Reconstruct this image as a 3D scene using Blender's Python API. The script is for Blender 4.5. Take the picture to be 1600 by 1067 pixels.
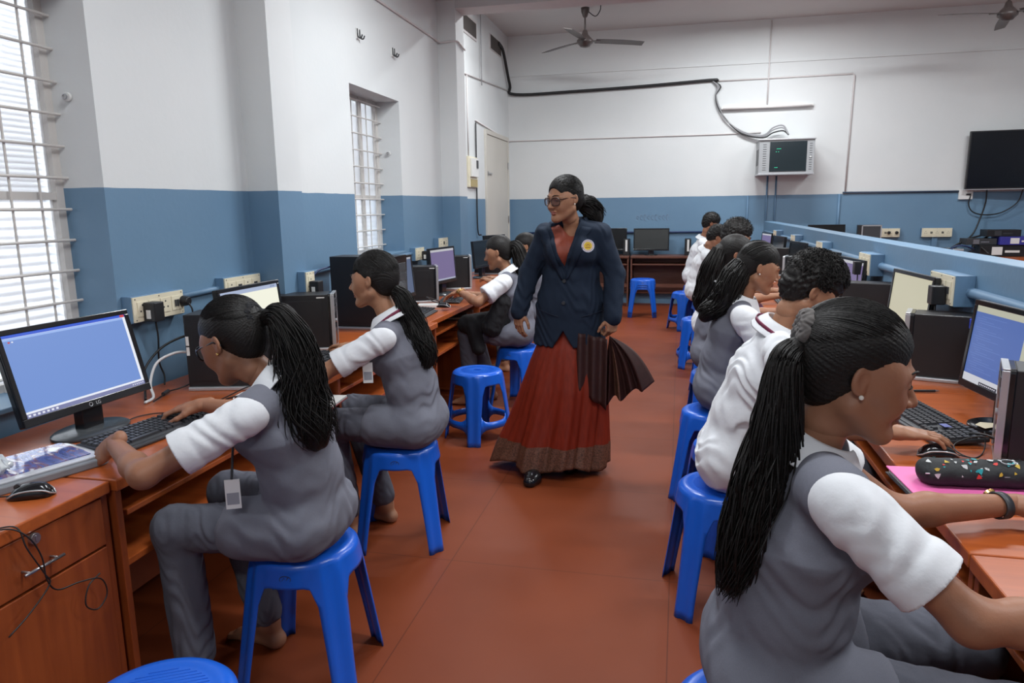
import bpy, math, random
import numpy as np
from math import pi, sin, cos, radians
from mathutils import Vector, Matrix
random.seed(7); RNG = np.random.default_rng(7)
for o in list(bpy.data.objects): bpy.data.objects.remove(o, do_unlink=True)
SC = bpy.context.scene; COL = SC.collection

# ---------------------------------------------------------------- camera
def cam_axes(yaw, pit, rol):
    f = np.array([-sin(yaw)*cos(pit), cos(yaw)*cos(pit), -sin(pit)])
    r = np.array([cos(yaw), sin(yaw), 0.0]); u = np.cross(r, f)
    return cos(rol)*r + sin(rol)*u, -sin(rol)*r + cos(rol)*u, f
cr, cu, cf = cam_axes(0.22752, 0.18234, -0.013728)
cd = bpy.data.cameras.new('camera'); cam = bpy.data.objects.new('camera', cd); COL.objects.link(cam)
cd.sensor_width = 36; cd.lens = 1126.3/1600*36; cd.clip_start = 0.02; cd.clip_end = 60
cam.matrix_world = Matrix(((cr[0], cu[0], -cf[0], 0), (cr[1], cu[1], -cf[1], 0), (cr[2], cu[2], -cf[2], 1.46), (0, 0, 0, 1)))
SC.camera = cam
# ---------------------------------------------------------------- world, exposure
w = bpy.data.worlds.new('sky'); SC.world = w; w.use_nodes = True
bg = w.node_tree.nodes['Background']; bg.inputs[0].default_value = (0.86, 0.93, 1.0, 1); bg.inputs[1].default_value = 3.6
vs = SC.view_settings; vs.view_transform = 'Standard'; vs.look = 'None'; vs.gamma = 1; vs.exposure = 0.0; vs.use_curve_mapping = False
# ceiling tube lights, one seen and the rest added for light: (x, y, ceiling z, watts, turned along x)
TUBES = [(-0.5, 1.6, 3.27, 36), (1.6, 1.6, 3.27, 33), (-0.6, 4.4, 3.27, 64), (1.9, 4.6, 3.27, 62),
         (1.05, 9.6, 4.0, 82), (-1.3, 8.2, 4.0, 76), (4.0, 3.2, 3.27, 62), (-0.2, -1.4, 3.27, 44), (3.8, 8.2, 4.0, 74)]  # last tube is added to brighten the right side of the far wall
LIGHT_COL = (0.93, 0.97, 1.0)

# ---------------------------------------------------------------- materials
MATS = {}
def mat(name, col, rough=0.6, metal=0.0, spec=0.5, noise=None, bump=None, emit=None, sheen=0, coat=0, sss=0, alpha=1, trans=0):
    """noise=(scale, amount[, stretch]) varies the colour; bump=(scale, strength[, stretch])"""
    if name in MATS: return MATS[name]
    m = bpy.data.materials.new(name); m.use_nodes = True; nt = m.node_tree; b = nt.nodes['Principled BSDF']
    b.inputs['Base Color'].default_value = (*col, 1); b.inputs['Roughness'].default_value = rough
    b.inputs['Metallic'].default_value = metal; b.inputs['Specular IOR Level'].default_value = spec
    if sheen: b.inputs['Sheen Weight'].default_value = sheen; b.inputs['Sheen Roughness'].default_value = 0.5
    if coat: b.inputs['Coat Weight'].default_value = coat; b.inputs['Coat Roughness'].default_value = 0.12
    if sss: b.inputs['Subsurface Weight'].default_value = sss; b.inputs['Subsurface Radius'].default_value = (1, .35, .2); b.inputs['Subsurface Scale'].default_value = 0.012
    if trans: b.inputs['Transmission Weight'].default_value = trans
    if alpha < 1: b.inputs['Alpha'].default_value = alpha
    if emit: b.inputs['Emission Color'].default_value = (*emit[0], 1); b.inputs['Emission Strength'].default_value = emit[1]
    tc = nt.nodes.new('ShaderNodeTexCoord')
    def tex(scale, stretch=None, detail=4):
        n = nt.nodes.new('ShaderNodeTexNoise'); n.inputs['Scale'].default_value = scale; n.inputs['Detail'].default_value = detail
        mp = nt.nodes.new('ShaderNodeMapping'); nt.links.new(tc.outputs['Object'], mp.inputs[0])
        if stretch: mp.inputs['Scale'].default_value = stretch
        nt.links.new(mp.outputs[0], n.inputs['Vector']); return n
    if noise:
        n = tex(noise[0], noise[2] if len(noise) > 2 else None)
        r = nt.nodes.new('ShaderNodeMapRange'); r.inputs[1].default_value = .3; r.inputs[2].default_value = .7
        r.inputs[3].default_value = 1-noise[1]; r.inputs[4].default_value = 1+noise[1]
        mx = nt.nodes.new('ShaderNodeVectorMath'); mx.operation = 'SCALE'; mx.inputs[0].default_value = col
        nt.links.new(n.outputs[0], r.inputs[0]); nt.links.new(r.outputs[0], mx.inputs['Scale']); nt.links.new(mx.outputs[0], b.inputs['Base Color'])
    if bump:
        n = tex(bump[0], bump[2] if len(bump) > 2 else None)
        bp = nt.nodes.new('ShaderNodeBump'); bp.inputs['Strength'].default_value = bump[1]; bp.inputs['Distance'].default_value = 0.01
        nt.links.new(n.outputs[0], bp.inputs['Height']); nt.links.new(bp.outputs[0], b.inputs['Normal'])
    MATS[name] = m; return m
def srgb(r, g, b):
    f = lambda c: (c/255/12.92 if c/255 <= .04045 else ((c/255+.055)/1.055)**2.4)
    return (f(r), f(g), f(b))

M_blue = mat('blue_plastic', (0.010, 0.115, 0.62), 0.28, spec=.5, noise=(3, .07), bump=(60, .02))
M_black = mat('black_plastic', (0.012, 0.012, 0.014), 0.42, noise=(8, .15))
M_blackg = mat('gloss_black', (0.010, 0.010, 0.012), 0.18)
M_dark = mat('dark_grey_plastic', (0.035, 0.037, 0.042), 0.45)
M_key = mat('key_caps', (0.03, 0.031, 0.036), 0.38)
M_silver = mat('silver_plastic', (0.52, 0.53, 0.55), 0.3, metal=.6)
M_steel = mat('steel', (0.45, 0.45, 0.46), 0.3, metal=.9)
M_white = mat('white_plastic', (0.75, 0.75, 0.73), 0.4)
M_cream = mat('cream_switch_plastic', (0.72, 0.66, 0.50), 0.45, noise=(5, .05))
M_wall_blue_plain = mat('blue_painted_box', (0.115, 0.215, 0.335), 0.5)
M_cable = mat('black_cable', (0.012, 0.012, 0.013), 0.5)
M_greycable = mat('grey_cable', (0.28, 0.28, 0.29), 0.5)
M_whitecable = mat('white_cable', (0.75, 0.75, 0.75), 0.45)
M_bluecable = mat('blue_cable', (0.015, 0.035, 0.11), 0.45)
M_vga = mat('blue_plug', (0.03, 0.06, 0.5), 0.4)
M_fan = mat('brown_fan_enamel', (0.075, 0.058, 0.055), 0.35)
M_slat = mat('louvre_slats', (0.62, 0.58, 0.57), 0.5)
M_grille = mat('cream_grille_paint', (0.60, 0.57, 0.54), 0.5)
M_glass = mat('frosted_pane', (0.95, 0.97, 1.0), 0.35, trans=.9, spec=.3)
M_rack = mat('grey_cabinet_enamel', (0.36, 0.37, 0.38), 0.45)
M_led = mat('green_led', (0, .3, .15), .4, emit=((.05, .9, .5), 1.2))
M_dwood = mat('dark_brown_laminate', (0.13, 0.050, 0.032), 0.4, noise=(6, .2, (1, 8, 8)))
M_door = mat('cream_door_paint', (0.60, 0.57, 0.51), 0.5, noise=(1.5, .04))
M_tube = mat('lamp_tube', (1, 1, 1), .4, emit=((.95, .98, 1), 9))

def wood(name, base, dark, rough, axis):
    m = bpy.data.materials.new(name); m.use_nodes = True; nt = m.node_tree; b = nt.nodes['Principled BSDF']
    tc = nt.nodes.new('ShaderNodeTexCoord'); mp = nt.nodes.new('ShaderNodeMapping'); nt.links.new(tc.outputs['Object'], mp.inputs[0])
    s = [14, 14, 14]; s[axis] = 1.2; mp.inputs['Scale'].default_value = s
    n = nt.nodes.new('ShaderNodeTexNoise'); n.inputs['Scale'].default_value = 2.2; n.inputs['Detail'].default_value = 7; n.inputs['Distortion'].default_value = .7
    nt.links.new(mp.outputs[0], n.inputs['Vector'])
    c = nt.nodes.new('ShaderNodeValToRGB'); c.color_ramp.elements[0].position = .32; c.color_ramp.elements[1].position = .68
    c.color_ramp.elements[0].color = (*dark, 1); c.color_ramp.elements[1].color = (*base, 1)
    nt.links.new(n.outputs[0], c.inputs[0]); nt.links.new(c.outputs[0], b.inputs['Base Color'])
    b.inputs['Roughness'].default_value = rough; b.inputs['Coat Weight'].default_value = .12; b.inputs['Coat Roughness'].default_value = .15
    MATS[name] = m; return m
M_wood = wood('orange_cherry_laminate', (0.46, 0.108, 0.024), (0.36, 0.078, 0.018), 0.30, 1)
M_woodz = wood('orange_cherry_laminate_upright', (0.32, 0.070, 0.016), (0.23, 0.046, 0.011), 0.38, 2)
M_wedge = mat('dark_cherry_edging', (0.16, 0.036, 0.014), 0.4)

# wall paint: white distemper above, blue oil paint below about 1.57 m
def wall_mat():
    m = bpy.data.materials.new('two_tone_wall_paint'); m.use_nodes = True; nt = m.node_tree; b = nt.nodes['Principled BSDF']; N = nt.nodes; L = nt.links
    g = N.new('ShaderNodeNewGeometry'); sp = N.new('ShaderNodeSeparateXYZ'); L.new(g.outputs['Position'], sp.inputs[0])
    ns = N.new('ShaderNodeTexNoise'); ns.inputs['Scale'].default_value = 9; L.new(g.outputs['Position'], ns.inputs['Vector'])
    a = N.new('ShaderNodeMath'); a.operation = 'MULTIPLY_ADD'; L.new(sp.outputs[1], a.inputs[0]); a.inputs[1].default_value = -.0045; L.new(sp.outputs[2], a.inputs[2])
    a2 = N.new('ShaderNodeMath'); a2.operation = 'MULTIPLY_ADD'; L.new(ns.outputs[0], a2.inputs[0]); a2.inputs[1].default_value = .006; L.new(a.outputs[0], a2.inputs[2])
    gt = N.new('ShaderNodeMath'); gt.operation = 'GREATER_THAN'; L.new(a2.outputs[0], gt.inputs[0]); gt.inputs[1].default_value = 1.553
    big = N.new('ShaderNodeTexNoise'); big.inputs['Scale'].default_value = 1.1; big.inputs['Detail'].default_value = 5; L.new(g.outputs['Position'], big.inputs['Vector'])
    rb = N.new('ShaderNodeValToRGB'); rb.color_ramp.elements[0].position = .35; rb.color_ramp.elements[1].position = .7
    rb.color_ramp.elements[0].color = (0.128, 0.230, 0.345, 1); rb.color_ramp.elements[1].color = (0.148, 0.260, 0.378, 1)
    rw = N.new('ShaderNodeValToRGB'); rw.color_ramp.elements[0].position = .35; rw.color_ramp.elements[1].position = .7
    rw.color_ramp.elements[0].color = (0.66, 0.68, 0.68, 1); rw.color_ramp.elements[1].color = (0.71, 0.72, 0.715, 1)
    L.new(big.outputs[0], rb.inputs[0]); L.new(big.outputs[0], rw.inputs[0])
    mx = N.new('ShaderNodeMix'); mx.data_type = 'RGBA'; L.new(gt.outputs[0], mx.inputs['Factor']); L.new(rb.outputs[0], mx.inputs['A']); L.new(rw.outputs[0], mx.inputs['B'])
    L.new(mx.outputs['Result'], b.inputs['Base Color'])
    rr = N.new('ShaderNodeMapRange'); L.new(gt.outputs[0], rr.inputs[0]); rr.inputs[3].default_value = .42; rr.inputs[4].default_value = .85; L.new(rr.outputs[0], b.inputs['Roughness'])
    fb = N.new('ShaderNodeTexNoise'); fb.inputs['Scale'].default_value = 35; fb.inputs['Detail'].default_value = 6; L.new(g.outputs['Position'], fb.inputs['Vector'])
    bp = N.new('ShaderNodeBump'); bp.inputs['Strength'].default_value = .12; bp.inputs['Distance'].default_value = .006; L.new(fb.outputs[0], bp.inputs['Height']); L.new(bp.outputs[0], b.inputs['Normal'])
    return m
M_wall = wall_mat()
M_ceil = mat('ceiling_whitewash', (0.60, 0.59, 0.585), 0.9, noise=(1.2, .03))
M_part = mat('partition_blue_paint', (0.13, 0.235, 0.35), 0.42, noise=(1.5, .07), bump=(40, .08))
def floor_mat():
    m = bpy.data.materials.new('red_oxide_floor'); m.use_nodes = True; nt = m.node_tree; b = nt.nodes['Principled BSDF']; N = nt.nodes; L = nt.links
    g = N.new('ShaderNodeNewGeometry')
    n1 = N.new('ShaderNodeTexNoise'); n1.inputs['Scale'].default_value = .8; n1.inputs['Detail'].default_value = 8; L.new(g.outputs['Position'], n1.inputs['Vector'])
    c = N.new('ShaderNodeValToRGB'); c.color_ramp.elements[0].position = .33; c.color_ramp.elements[1].position = .7
    c.color_ramp.elements[0].color = (0.160, 0.032, 0.009, 1); c.color_ramp.elements[1].color = (0.225, 0.048, 0.014, 1)
    L.new(n1.outputs[0], c.inputs[0])
    br = N.new('ShaderNodeTexBrick'); br.offset = 0; br.inputs['Scale'].default_value = 1; br.inputs['Mortar Size'].default_value = .0022
    br.inputs['Brick Width'].default_value = .9; br.inputs['Row Height'].default_value = .9
    br.inputs['Color1'].default_value = br.inputs['Color2'].default_value = (1, 1, 1, 1); br.inputs['Mortar'].default_value = (.6, .6, .6, 1)
    L.new(g.outputs['Position'], br.inputs['Vector'])
    mx = N.new('ShaderNodeMix'); mx.data_type = 'RGBA'; mx.blend_type = 'MULTIPLY'; mx.inputs['Factor'].default_value = 1
    L.new(c.outputs[0], mx.inputs['A']); L.new(br.outputs['Color'], mx.inputs['B']); L.new(mx.outputs['Result'], b.inputs['Base Color'])
    n2 = N.new('ShaderNodeTexNoise'); n2.inputs['Scale'].default_value = 2.5; n2.inputs['Detail'].default_value = 6; L.new(g.outputs['Position'], n2.inputs['Vector'])
    r = N.new('ShaderNodeMapRange'); L.new(n2.outputs[0], r.inputs[0]); r.inputs[3].default_value = .36; r.inputs[4].default_value = .62; L.new(r.outputs[0], b.inputs['Roughness'])
    b.inputs['Specular IOR Level'].default_value = .22
    return m
M_floor = floor_mat()

# ---------------------------------------------------------------- mesh helpers
class MB:
    def __init__(s): s.v = []; s.f = []; s.m = []; s.cur = 0
    def add(s, vs, fs):
        o = len(s.v); s.v += [tuple(float(c) for c in v) for v in vs]; s.f += [tuple(i+o for i in f) for f in fs]; s.m += [s.cur]*len(fs); return s
    def box(s, a, b, R=None, c=None):
        x0, y0, z0 = a; x1, y1, z1 = b
        vs = [(x0,y0,z0),(x1,y0,z0),(x1,y1,z0),(x0,y1,z0),(x0,y0,z1),(x1,y0,z1),(x1,y1,z1),(x0,y1,z1)]
        if R is not None:
            c = Vector(c if c is not None else (0, 0, 0)); vs = [c + R @ (Vector(v)-c) for v in vs]
        return s.add(vs, [(0,3,2,1),(4,5,6,7),(0,1,5,4),(1,2,6,5),(2,3,7,6),(3,0,4,7)])
    def cyl(s, a, b, r, n=16, r2=None, cap=True):
        a = Vector(a); b = Vector(b); r2 = r if r2 is None else r2; d = (b-a).normalized()
        u = d.orthogonal().normalized(); v = d.cross(u); vs = []
        for p, q in ((a, r), (b, r2)):
            for i in range(n):
                t = 2*pi*i/n; vs.append(p + (u*cos(t)+v*sin(t))*q)
        fs = [(i, (i+1) % n, n+(i+1) % n, n+i) for i in range(n)]
        if cap: fs += [tuple(range(n-1, -1, -1)), tuple(range(n, 2*n))]
        return s.add(vs, fs)
    def tube(s, pts, r, n=8, closed=False):
        P = [Vector(p) for p in pts]; m = len(P); rs = r if isinstance(r, (list, tuple)) else [r]*m
        u = None; vs = []
        for i, p in enumerate(P):
            d = ((P[(i+1) % m]-P[i-1]) if closed else (P[min(i+1, m-1)]-P[max(i-1, 0)]))
            d = d.normalized() if d.length > 1e-9 else Vector((0, 0, 1))
            if u is None: u = d.orthogonal().normalized()
            u = (u-d*u.dot(d)); u = u.normalized() if u.length > 1e-6 else d.orthogonal().normalized()
            v = d.cross(u)
            for k in range(n):
                t = 2*pi*k/n; vs.append(p+(u*cos(t)+v*sin(t))*rs[i])
        fs = []
        for i in range(m if closed else m-1):
            for k in range(n):
                j = (i+1) % m; fs.append((i*n+k, i*n+(k+1) % n, j*n+(k+1) % n, j*n+k))
        if not closed: fs += [tuple(range(n-1, -1, -1)), tuple((m-1)*n+k for k in range(n))]
        return s.add(vs, fs)
    def lathe(s, prof, n=32, c=(0, 0, 0), sx=1, sy=1):
        vs = []; fs = []; m = len(prof)
        for r, z in prof:
            for k in range(n):
                t = 2*pi*k/n; vs.append((c[0]+r*cos(t)*sx, c[1]+r*sin(t)*sy, c[2]+z))
        for i in range(m-1):
            for k in range(n): fs.append((i*n+k, i*n+(k+1) % n, (i+1)*n+(k+1) % n, (i+1)*n+k))
        fs += [tuple(range(n-1, -1, -1)), tuple((m-1)*n+k for k in range(n))]
        return s.add(vs, fs)
    def prism(s, poly, h0, h1, axis=2):
        n = len(poly)
        def P(a, b, h): return {2: (a, b, h), 0: (h, a, b), 1: (a, h, b)}[axis]
        vs = [P(a, b, h0) for a, b in poly]+[P(a, b, h1) for a, b in poly]
        return s.add(vs, [tuple(range(n-1, -1, -1)), tuple(range(n, 2*n))]+[(i, (i+1) % n, n+(i+1) % n, n+i) for i in range(n)])
    def quad(s, a, b, c, d): return s.add([a, b, c, d], [(0, 1, 2, 3)])
def rrect(x0, y0, x1, y1, r, n=5):
    o = []
    for cx, cy, t0 in ((x1-r, y1-r, 0), (x0+r, y1-r, 90), (x0+r, y0+r, 180), (x1-r, y0+r, 270)):
        for i in range(n+1):
            t = radians(t0+90*i/n); o.append((cx+r*cos(t), cy+r*sin(t)))
    return o
def smooth_path(pts, n=8):
    P = [Vector(p) for p in pts]; out = []
    P = [P[0]*2-P[1]]+P+[P[-1]*2-P[-2]]
    for i in range(1, len(P)-2):
        for k in range(n):
            t = k/n; a, b, c, d = P[i-1:i+3]
            out.append(.5*((2*b)+(c-a)*t+(2*a-5*b+4*c-d)*t*t+(3*b-a-3*c+d)*t**3))
    out.append(P[-2]); return out
def mesh_np(name, V, F):
    me = bpy.data.meshes.new(name); V = np.asarray(V, np.float32); n = len(V); q = len(F)
    me.vertices.add(n); me.vertices.foreach_set('co', V.ravel())
    F = np.asarray(F, np.int32); k = F.shape[1]
    me.loops.add(q*k); me.loops.foreach_set('vertex_index', F.ravel())
    me.polygons.add(q); me.polygons.foreach_set('loop_start', np.arange(0, q*k, k, dtype=np.int32))
    me.update(calc_edges=True); me.validate(); return me
def link(name, me, m, parent=None, smooth=False, loc=None):
    o = bpy.data.objects.new(name, me); COL.objects.link(o)
    for x in (m if isinstance(m, (list, tuple)) else [m]): me.materials.append(x)
    if smooth: me.polygons.foreach_set('use_smooth', [True]*len(me.polygons))
    if parent: o.parent = parent
    if loc is not None: o.location = loc
    return o
def obj(name, mb, m, parent=None, bevel=0, smooth=False, loc=None, solid=0, auto=False):
    me = bpy.data.meshes.new(name); me.from_pydata(mb.v, [], mb.f); me.update()
    o = link(name, me, m, parent, smooth, loc)
    if any(mb.m): me.polygons.foreach_set('material_index', mb.m)
    if solid: s = o.modifiers.new('solid', 'SOLIDIFY'); s.thickness = solid; s.offset = 0
    if bevel:
        b = o.modifiers.new('bevel', 'BEVEL'); b.width = bevel; b.segments = 2; b.limit_method = 'ANGLE'; b.angle_limit = radians(40)
    if auto:
        me.polygons.foreach_set('use_smooth', [True]*len(me.polygons)); me.set_sharp_from_angle(angle=radians(38))
    return o
def thing(name, label, cat, loc=(0, 0, 0), rz=0, group=None):
    o = bpy.data.objects.new(name, None); COL.objects.link(o); o.location = loc; o.rotation_euler = (0, 0, rz); o.empty_display_size = .05
    o['label'] = label; o['category'] = cat
    if group: o['group'] = group
    return o
def tag(o, label, cat, group=None):
    o['label'] = label; o['category'] = cat
    if group: o['group'] = group
    return o
def struct(name, mb, m, parent=None, **k):
    o = obj(name, mb, m, parent, **k)
    if parent is None: o['kind'] = 'structure'
    return o
def clone(root, loc, rz, label, group=None):
    def cp(o, par):
        c = o.copy(); COL.objects.link(c)
        if par is not None: c.parent = par
        for ch in o.children: cp(ch, c)
        return c
    c = cp(root, None); c.location = loc; c.rotation_euler = (0, 0, rz); c['label'] = label
    if group: c['group'] = group
    return c
# ================================================================ the room
XL, XF, YB, XR, YN = -2.15, -2.60, 11.20, 6.4, -2.6
ZN, ZF, YP = 3.27, 4.0, 6.5
m = MB(); m.box((XF-.3, YN, -.1), (XR+.2, YB+.3, 0)); struct('floor', m, M_floor)
m = MB(); m.box((XF-.3, YN, ZN), (XR+.2, YP, ZN+.15)); m.box((XF-.3, YP+.25, ZF), (XR+.2, YB+.3, ZF+.15)); struct('ceiling', m, M_ceil)
m = MB(); m.box((-1.981, YP, 3.2), (XR+.2, YP+.25, ZF+.15)); struct('trim_1', m, M_ceil)
# left wall with two window openings (thick wall, reveals .21 deep)
W1 = (1.15, 2.40, .83, 2.29); W2 = (4.62, 5.50, 1.13, 2.29)
m = MB(); xo = XL-.26
ys = [YN, W1[0], W1[1], W2[0], W2[1], YP+.25]
m.box((xo, ys[0], 0), (XL, ys[1], ZN)); m.box((xo, ys[2], 0), (XL, ys[3], ZN)); m.box((xo, ys[4], 0), (XL, ys[5], ZF))
for a, b, z0, z1 in (W1, W2):
    m.box((xo, a, 0), (XL, b, z0)); m.box((xo, a, z1), (XL, b, ZN))
m.box((XL, 3.36, 0), (-1.98, 3.60, ZN)); m.box((XL, YP, 0), (-1.98, YP+.25, ZF))
m.box((XF-.2, YP+.25, 0), (XF, YB, ZF)); m.box((XF-.2, YP+.2, 0), (xo, YP+.26, ZF))
struct('wall_left', m, M_wall)
m = MB(); m.box((XF-.2, YB, 0), (XR+.2, YB+.2, ZF)); struct('wall_back', m, M_wall)
m = MB(); m.box((XR, YN, 0), (XR+.2, YB, ZF)); struct('wall_right', m, M_wall)
m = MB(); m.box((XF-.3, YN-.2, 0), (XR+.2, YN, ZN+.1)); struct('wall_front', m, M_wall)
m = MB(); m.box((1.17, -1.6, 0), (1.30, 10.9, 1.235)); o = struct('wall_partition', m, M_part, bevel=.004)
# faint dirty line course on the far wall
m = MB(); m.box((XF, YB-.012, 3.42), (XR, YB+.01, 3.45)); struct('trim_2', m, M_wall)

def window(n, y0, y1, z0, z1, mull, transom, zsplit):
    x = XL-.205
    fr = MB(); t = .035
    fr.box((x-.02, y0, z0), (x+.02, y0+t, z1)); fr.box((x-.02, y1-t, z0), (x+.02, y1, z1))
    fr.box((x-.019, y0+t, z0), (x+.019, y1-t, z0+t)); fr.box((x-.019, y0+t, z1-t), (x+.019, y1-t, z1))
    for k in mull: fr.box((x-.016, k-.014, z0+t), (x+.016, k+.014, z1-t))
    for k in transom: fr.box((x-.017, y0+t, k-.014), (x+.017, y1-t, k+.014))
    f = struct(f'window_{n}', fr, M_grille)
    g = MB()
    z = z0+.06; k = 0
    while z < z1-.03:
        g.tube([(x+.045, y0-.005, z), (x+.045, y1+.0, z)], .0055, 8); z += .118
        k += 1
    nb = max(3, int((y1-y0)/.115))
    for i in range(1, nb):
        yy = y0+(y1-y0)*i/nb; g.tube([(x+.036, yy, z0+.01), (x+.036, yy, z1-.01)], .0045, 8)
    struct('grille', g, M_grille, f)
    s = MB(); z = z0+.04
    while z < z1-.03:
        a = radians(38); d = .015
        s.add([(x-.05-d*cos(a), y0+.02, z+d*sin(a)), (x-.05-d*cos(a), y1-.02, z+d*sin(a)), (x-.05+d*cos(a), y1-.02, z-d*sin(a)), (x-.05+d*cos(a), y0+.02, z-d*sin(a))], [(0, 1, 2, 3)])
        z += .0215 if z > zsplit else .034
    struct('louvre', s, M_slat, f, solid=.002)
    p = MB(); p.box((x-.008, y0+t*.5, z0+t*.5), (x-.004, y1-t*.5, z1-t*.5)); struct('glass_pane', p, M_glass, f)
    sl = MB(); sl.box((x-.02, y0, z0-.01), (XL+.015, y1, z0+.008)); struct('window_sill', sl, M_wall, f, bevel=.003)
    return f
w1 = window(1, *W1, [1.56, 1.98], [1.53], 1.53)
w2 = window(2, *W2, [4.90, 5.20], [1.56], 1.56)
h = MB(); h.tube(smooth_path([(-2.30, 4.74, 1.60), (-2.29, 4.76, 1.67), (-2.28, 4.82, 1.70), (-2.28, 4.87, 1.64), (-2.29, 4.89, 1.60)]), .006, 8); struct('stay_hook', h, M_slat, w2)

# door on the far left wall
m = MB(); x = XF
m.box((x, 9.72, 0), (x+.03, 9.78, 2.52)); m.box((x, 11.02, 0), (x+.03, 11.08, 2.52)); m.box((x, 9.78, 2.46), (x+.03, 11.02, 2.52))
d = struct('door_1', m, M_door, bevel=.003)
m = MB(); m.box((x, 9.785, .01), (x+.018, 11.015, 2.455)); struct('door_leaf', m, M_door, d, bevel=.002)
m = MB(); m.box((x+.018, 9.82, 1.93), (x+.035, 10.02, 1.95)); m.box((x+.018, 9.80, 1.91), (x+.03, 9.83, 1.97)); struct('bolt', m, M_steel, d)
m = MB()
for z in (.4, 1.3, 2.1): m.cyl((x+.03, 11.01, z-.05), (x+.03, 11.01, z+.05), .009, 8)
struct('hinge', m, M_steel, d)

# ------------------------------------------------ wall fittings
def box_thing(name, label, cat, a, b, m_, bevel=.002, group=None):
    cx, cy, cz = [(p+q)/2 for p, q in zip(a, b)]
    mb = MB(); mb.box(tuple(p-c for p, c in zip(a, (cx, cy, cz))), tuple(p-c for p, c in zip(b, (cx, cy, cz))))
    o = obj(name, mb, m_, bevel=bevel, loc=(cx, cy, cz)); return tag(o, label, cat, group)
def pipe(name, label, pts, r, m_, cat='pipe', group=None, smooth=True, n=8):
    o = obj(name, MB().tube(smooth_path(pts, 6) if smooth else pts, r, n), m_, smooth=True); return tag(o, label, cat, group)
pipe('wall_conduit', 'thin white conduit running high along the left wall to the beam', [(XL+.008, 2.2, 2.936), (XL+.008, 6.36, 2.936), (-2.12, 6.48, 2.92), (-1.99, 6.495, 2.93), (-1.968, 6.52, 2.93), (-1.968, 6.74, 2.90)], .009, M_slat, smooth=False)
pipe('wall_conduit', 'thin white conduit sloping past the ceiling vents on the far left wall', [(XF+.01, 6.80, 2.96), (XF+.01, 11.18, 3.22)], .010, M_slat, smooth=False)
pipe('wall_conduit', 'upright white conduit on far left wall running down to the switchboard', [(XF+.01, 8.92, 3.08), (XF+.01, 8.92, 2.08)], .009, M_slat, smooth=False)
pipe('wall_conduit', 'thin white conduit along far wall passing over door top and behind the cabinet', [(XF+.01, 9.28, 2.58), (XF+.012, 11.17, 2.48), (XF+.05, 11.19, 2.48), (.45, 11.19, 2.475), (1.1, 11.19, 2.48)], .009, M_slat, smooth=False)
pipe('wall_conduit', 'thin white conduit crossing the far wall above the fluorescent tube fitting', [(.45, 11.19, 3.21), (2.27, 11.19, 3.22), (2.29, 11.19, 3.19), (2.27, 11.19, 1.60)], .011, M_slat, smooth=False)
pipe('wall_conduit', 'white conduit coming down from ceiling to the tube fitting on the far wall', [(1.17, 11.19, 3.98), (1.17, 11.19, 3.22), (1.165, 11.185, 2.86)], .010, M_slat, smooth=False)
pipe('wall_conduit', 'blue conduit running down the far wall left of the partition end', [(.96, 11.19, 1.60), (.96, 11.19, .80)], .014, M_wall_blue_plain, smooth=False)
for xx, g_ in ((1.22, 'left'), (1.34, 'right')):
    pipe('wall_conduit', f'{g_} one of the two conduits dropping from the grey network cabinet', [(xx, 11.19, 1.90), (xx, 11.19, .80)], .012, M_wall_blue_plain, smooth=False)
pipe('wall_conduit', 'broad blue conduit running down the far wall above the spare monitor', [(2.20, 11.19, 1.60), (2.20, 11.19, .80)], .018, M_wall_blue_plain, smooth=False)
pipe('wall_conduit', 'thin horizontal conduit on the paint line leading to the television socket', [(2.24, 11.185, 1.618), (3.74, 11.185, 1.610)], .013, mat('dark_conduit', (.04, .06, .10), .5), smooth=False)
pipe('wall_conduit', 'blue conduit running low along the far wall behind the monitors', [(XF+.3, 11.18, 1.08), (.98, 11.18, 1.08)], .014, M_bluecable, smooth=False)
pipe('wall_conduit', 'blue conduit joining the sockets along the near left wall', [(XL+.012, 2.74, 1.098), (XL+.012, 3.35, 1.108)], .014, M_wall_blue_plain, smooth=False)
pipe('wall_conduit', 'blue conduit joining the sockets between the pillar and narrow window', [(XL+.012, 3.61, 1.10), (XL+.012, 6.49, 1.11)], .014, M_wall_blue_plain, smooth=False)
pipe('wall_conduit', 'blue conduit running along the side of the blue partition', [(1.158, -1.0, 1.10), (1.158, 10.6, 1.10)], .022, M_wall_blue_plain, smooth=False)
pipe('hanging_cord', 'thin dark cord hanging down the far left wall below the switchboard', [(XF+.02, 9.25, 2.55), (XF+.02, 9.24, 1.9), (XF+.02, 9.24, 1.20), (XF+.05, 9.3, 1.12)], .009, M_cable, 'cord')
pipe('pull_cord', 'thin cord hanging from the ceiling between the two wall vents', [(XF+.03, 9.55, 3.98), (XF+.03, 9.55, 3.05)], .007, M_greycable, 'cord')
pipe('black_pipe', 'thick black cable pipe from wall vent across the far wall', [(XF+.02, 10.55, 3.78), (XF+.04, 10.75, 3.70), (XF+.05, 11.10, 3.30), (XF+.12, 11.16, 3.16), (-1.5, 11.17, 3.165), (-.5, 11.17, 3.19), (.38, 11.17, 3.225), (.47, 11.17, 3.21)], .022, M_cable, 'cable')
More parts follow.
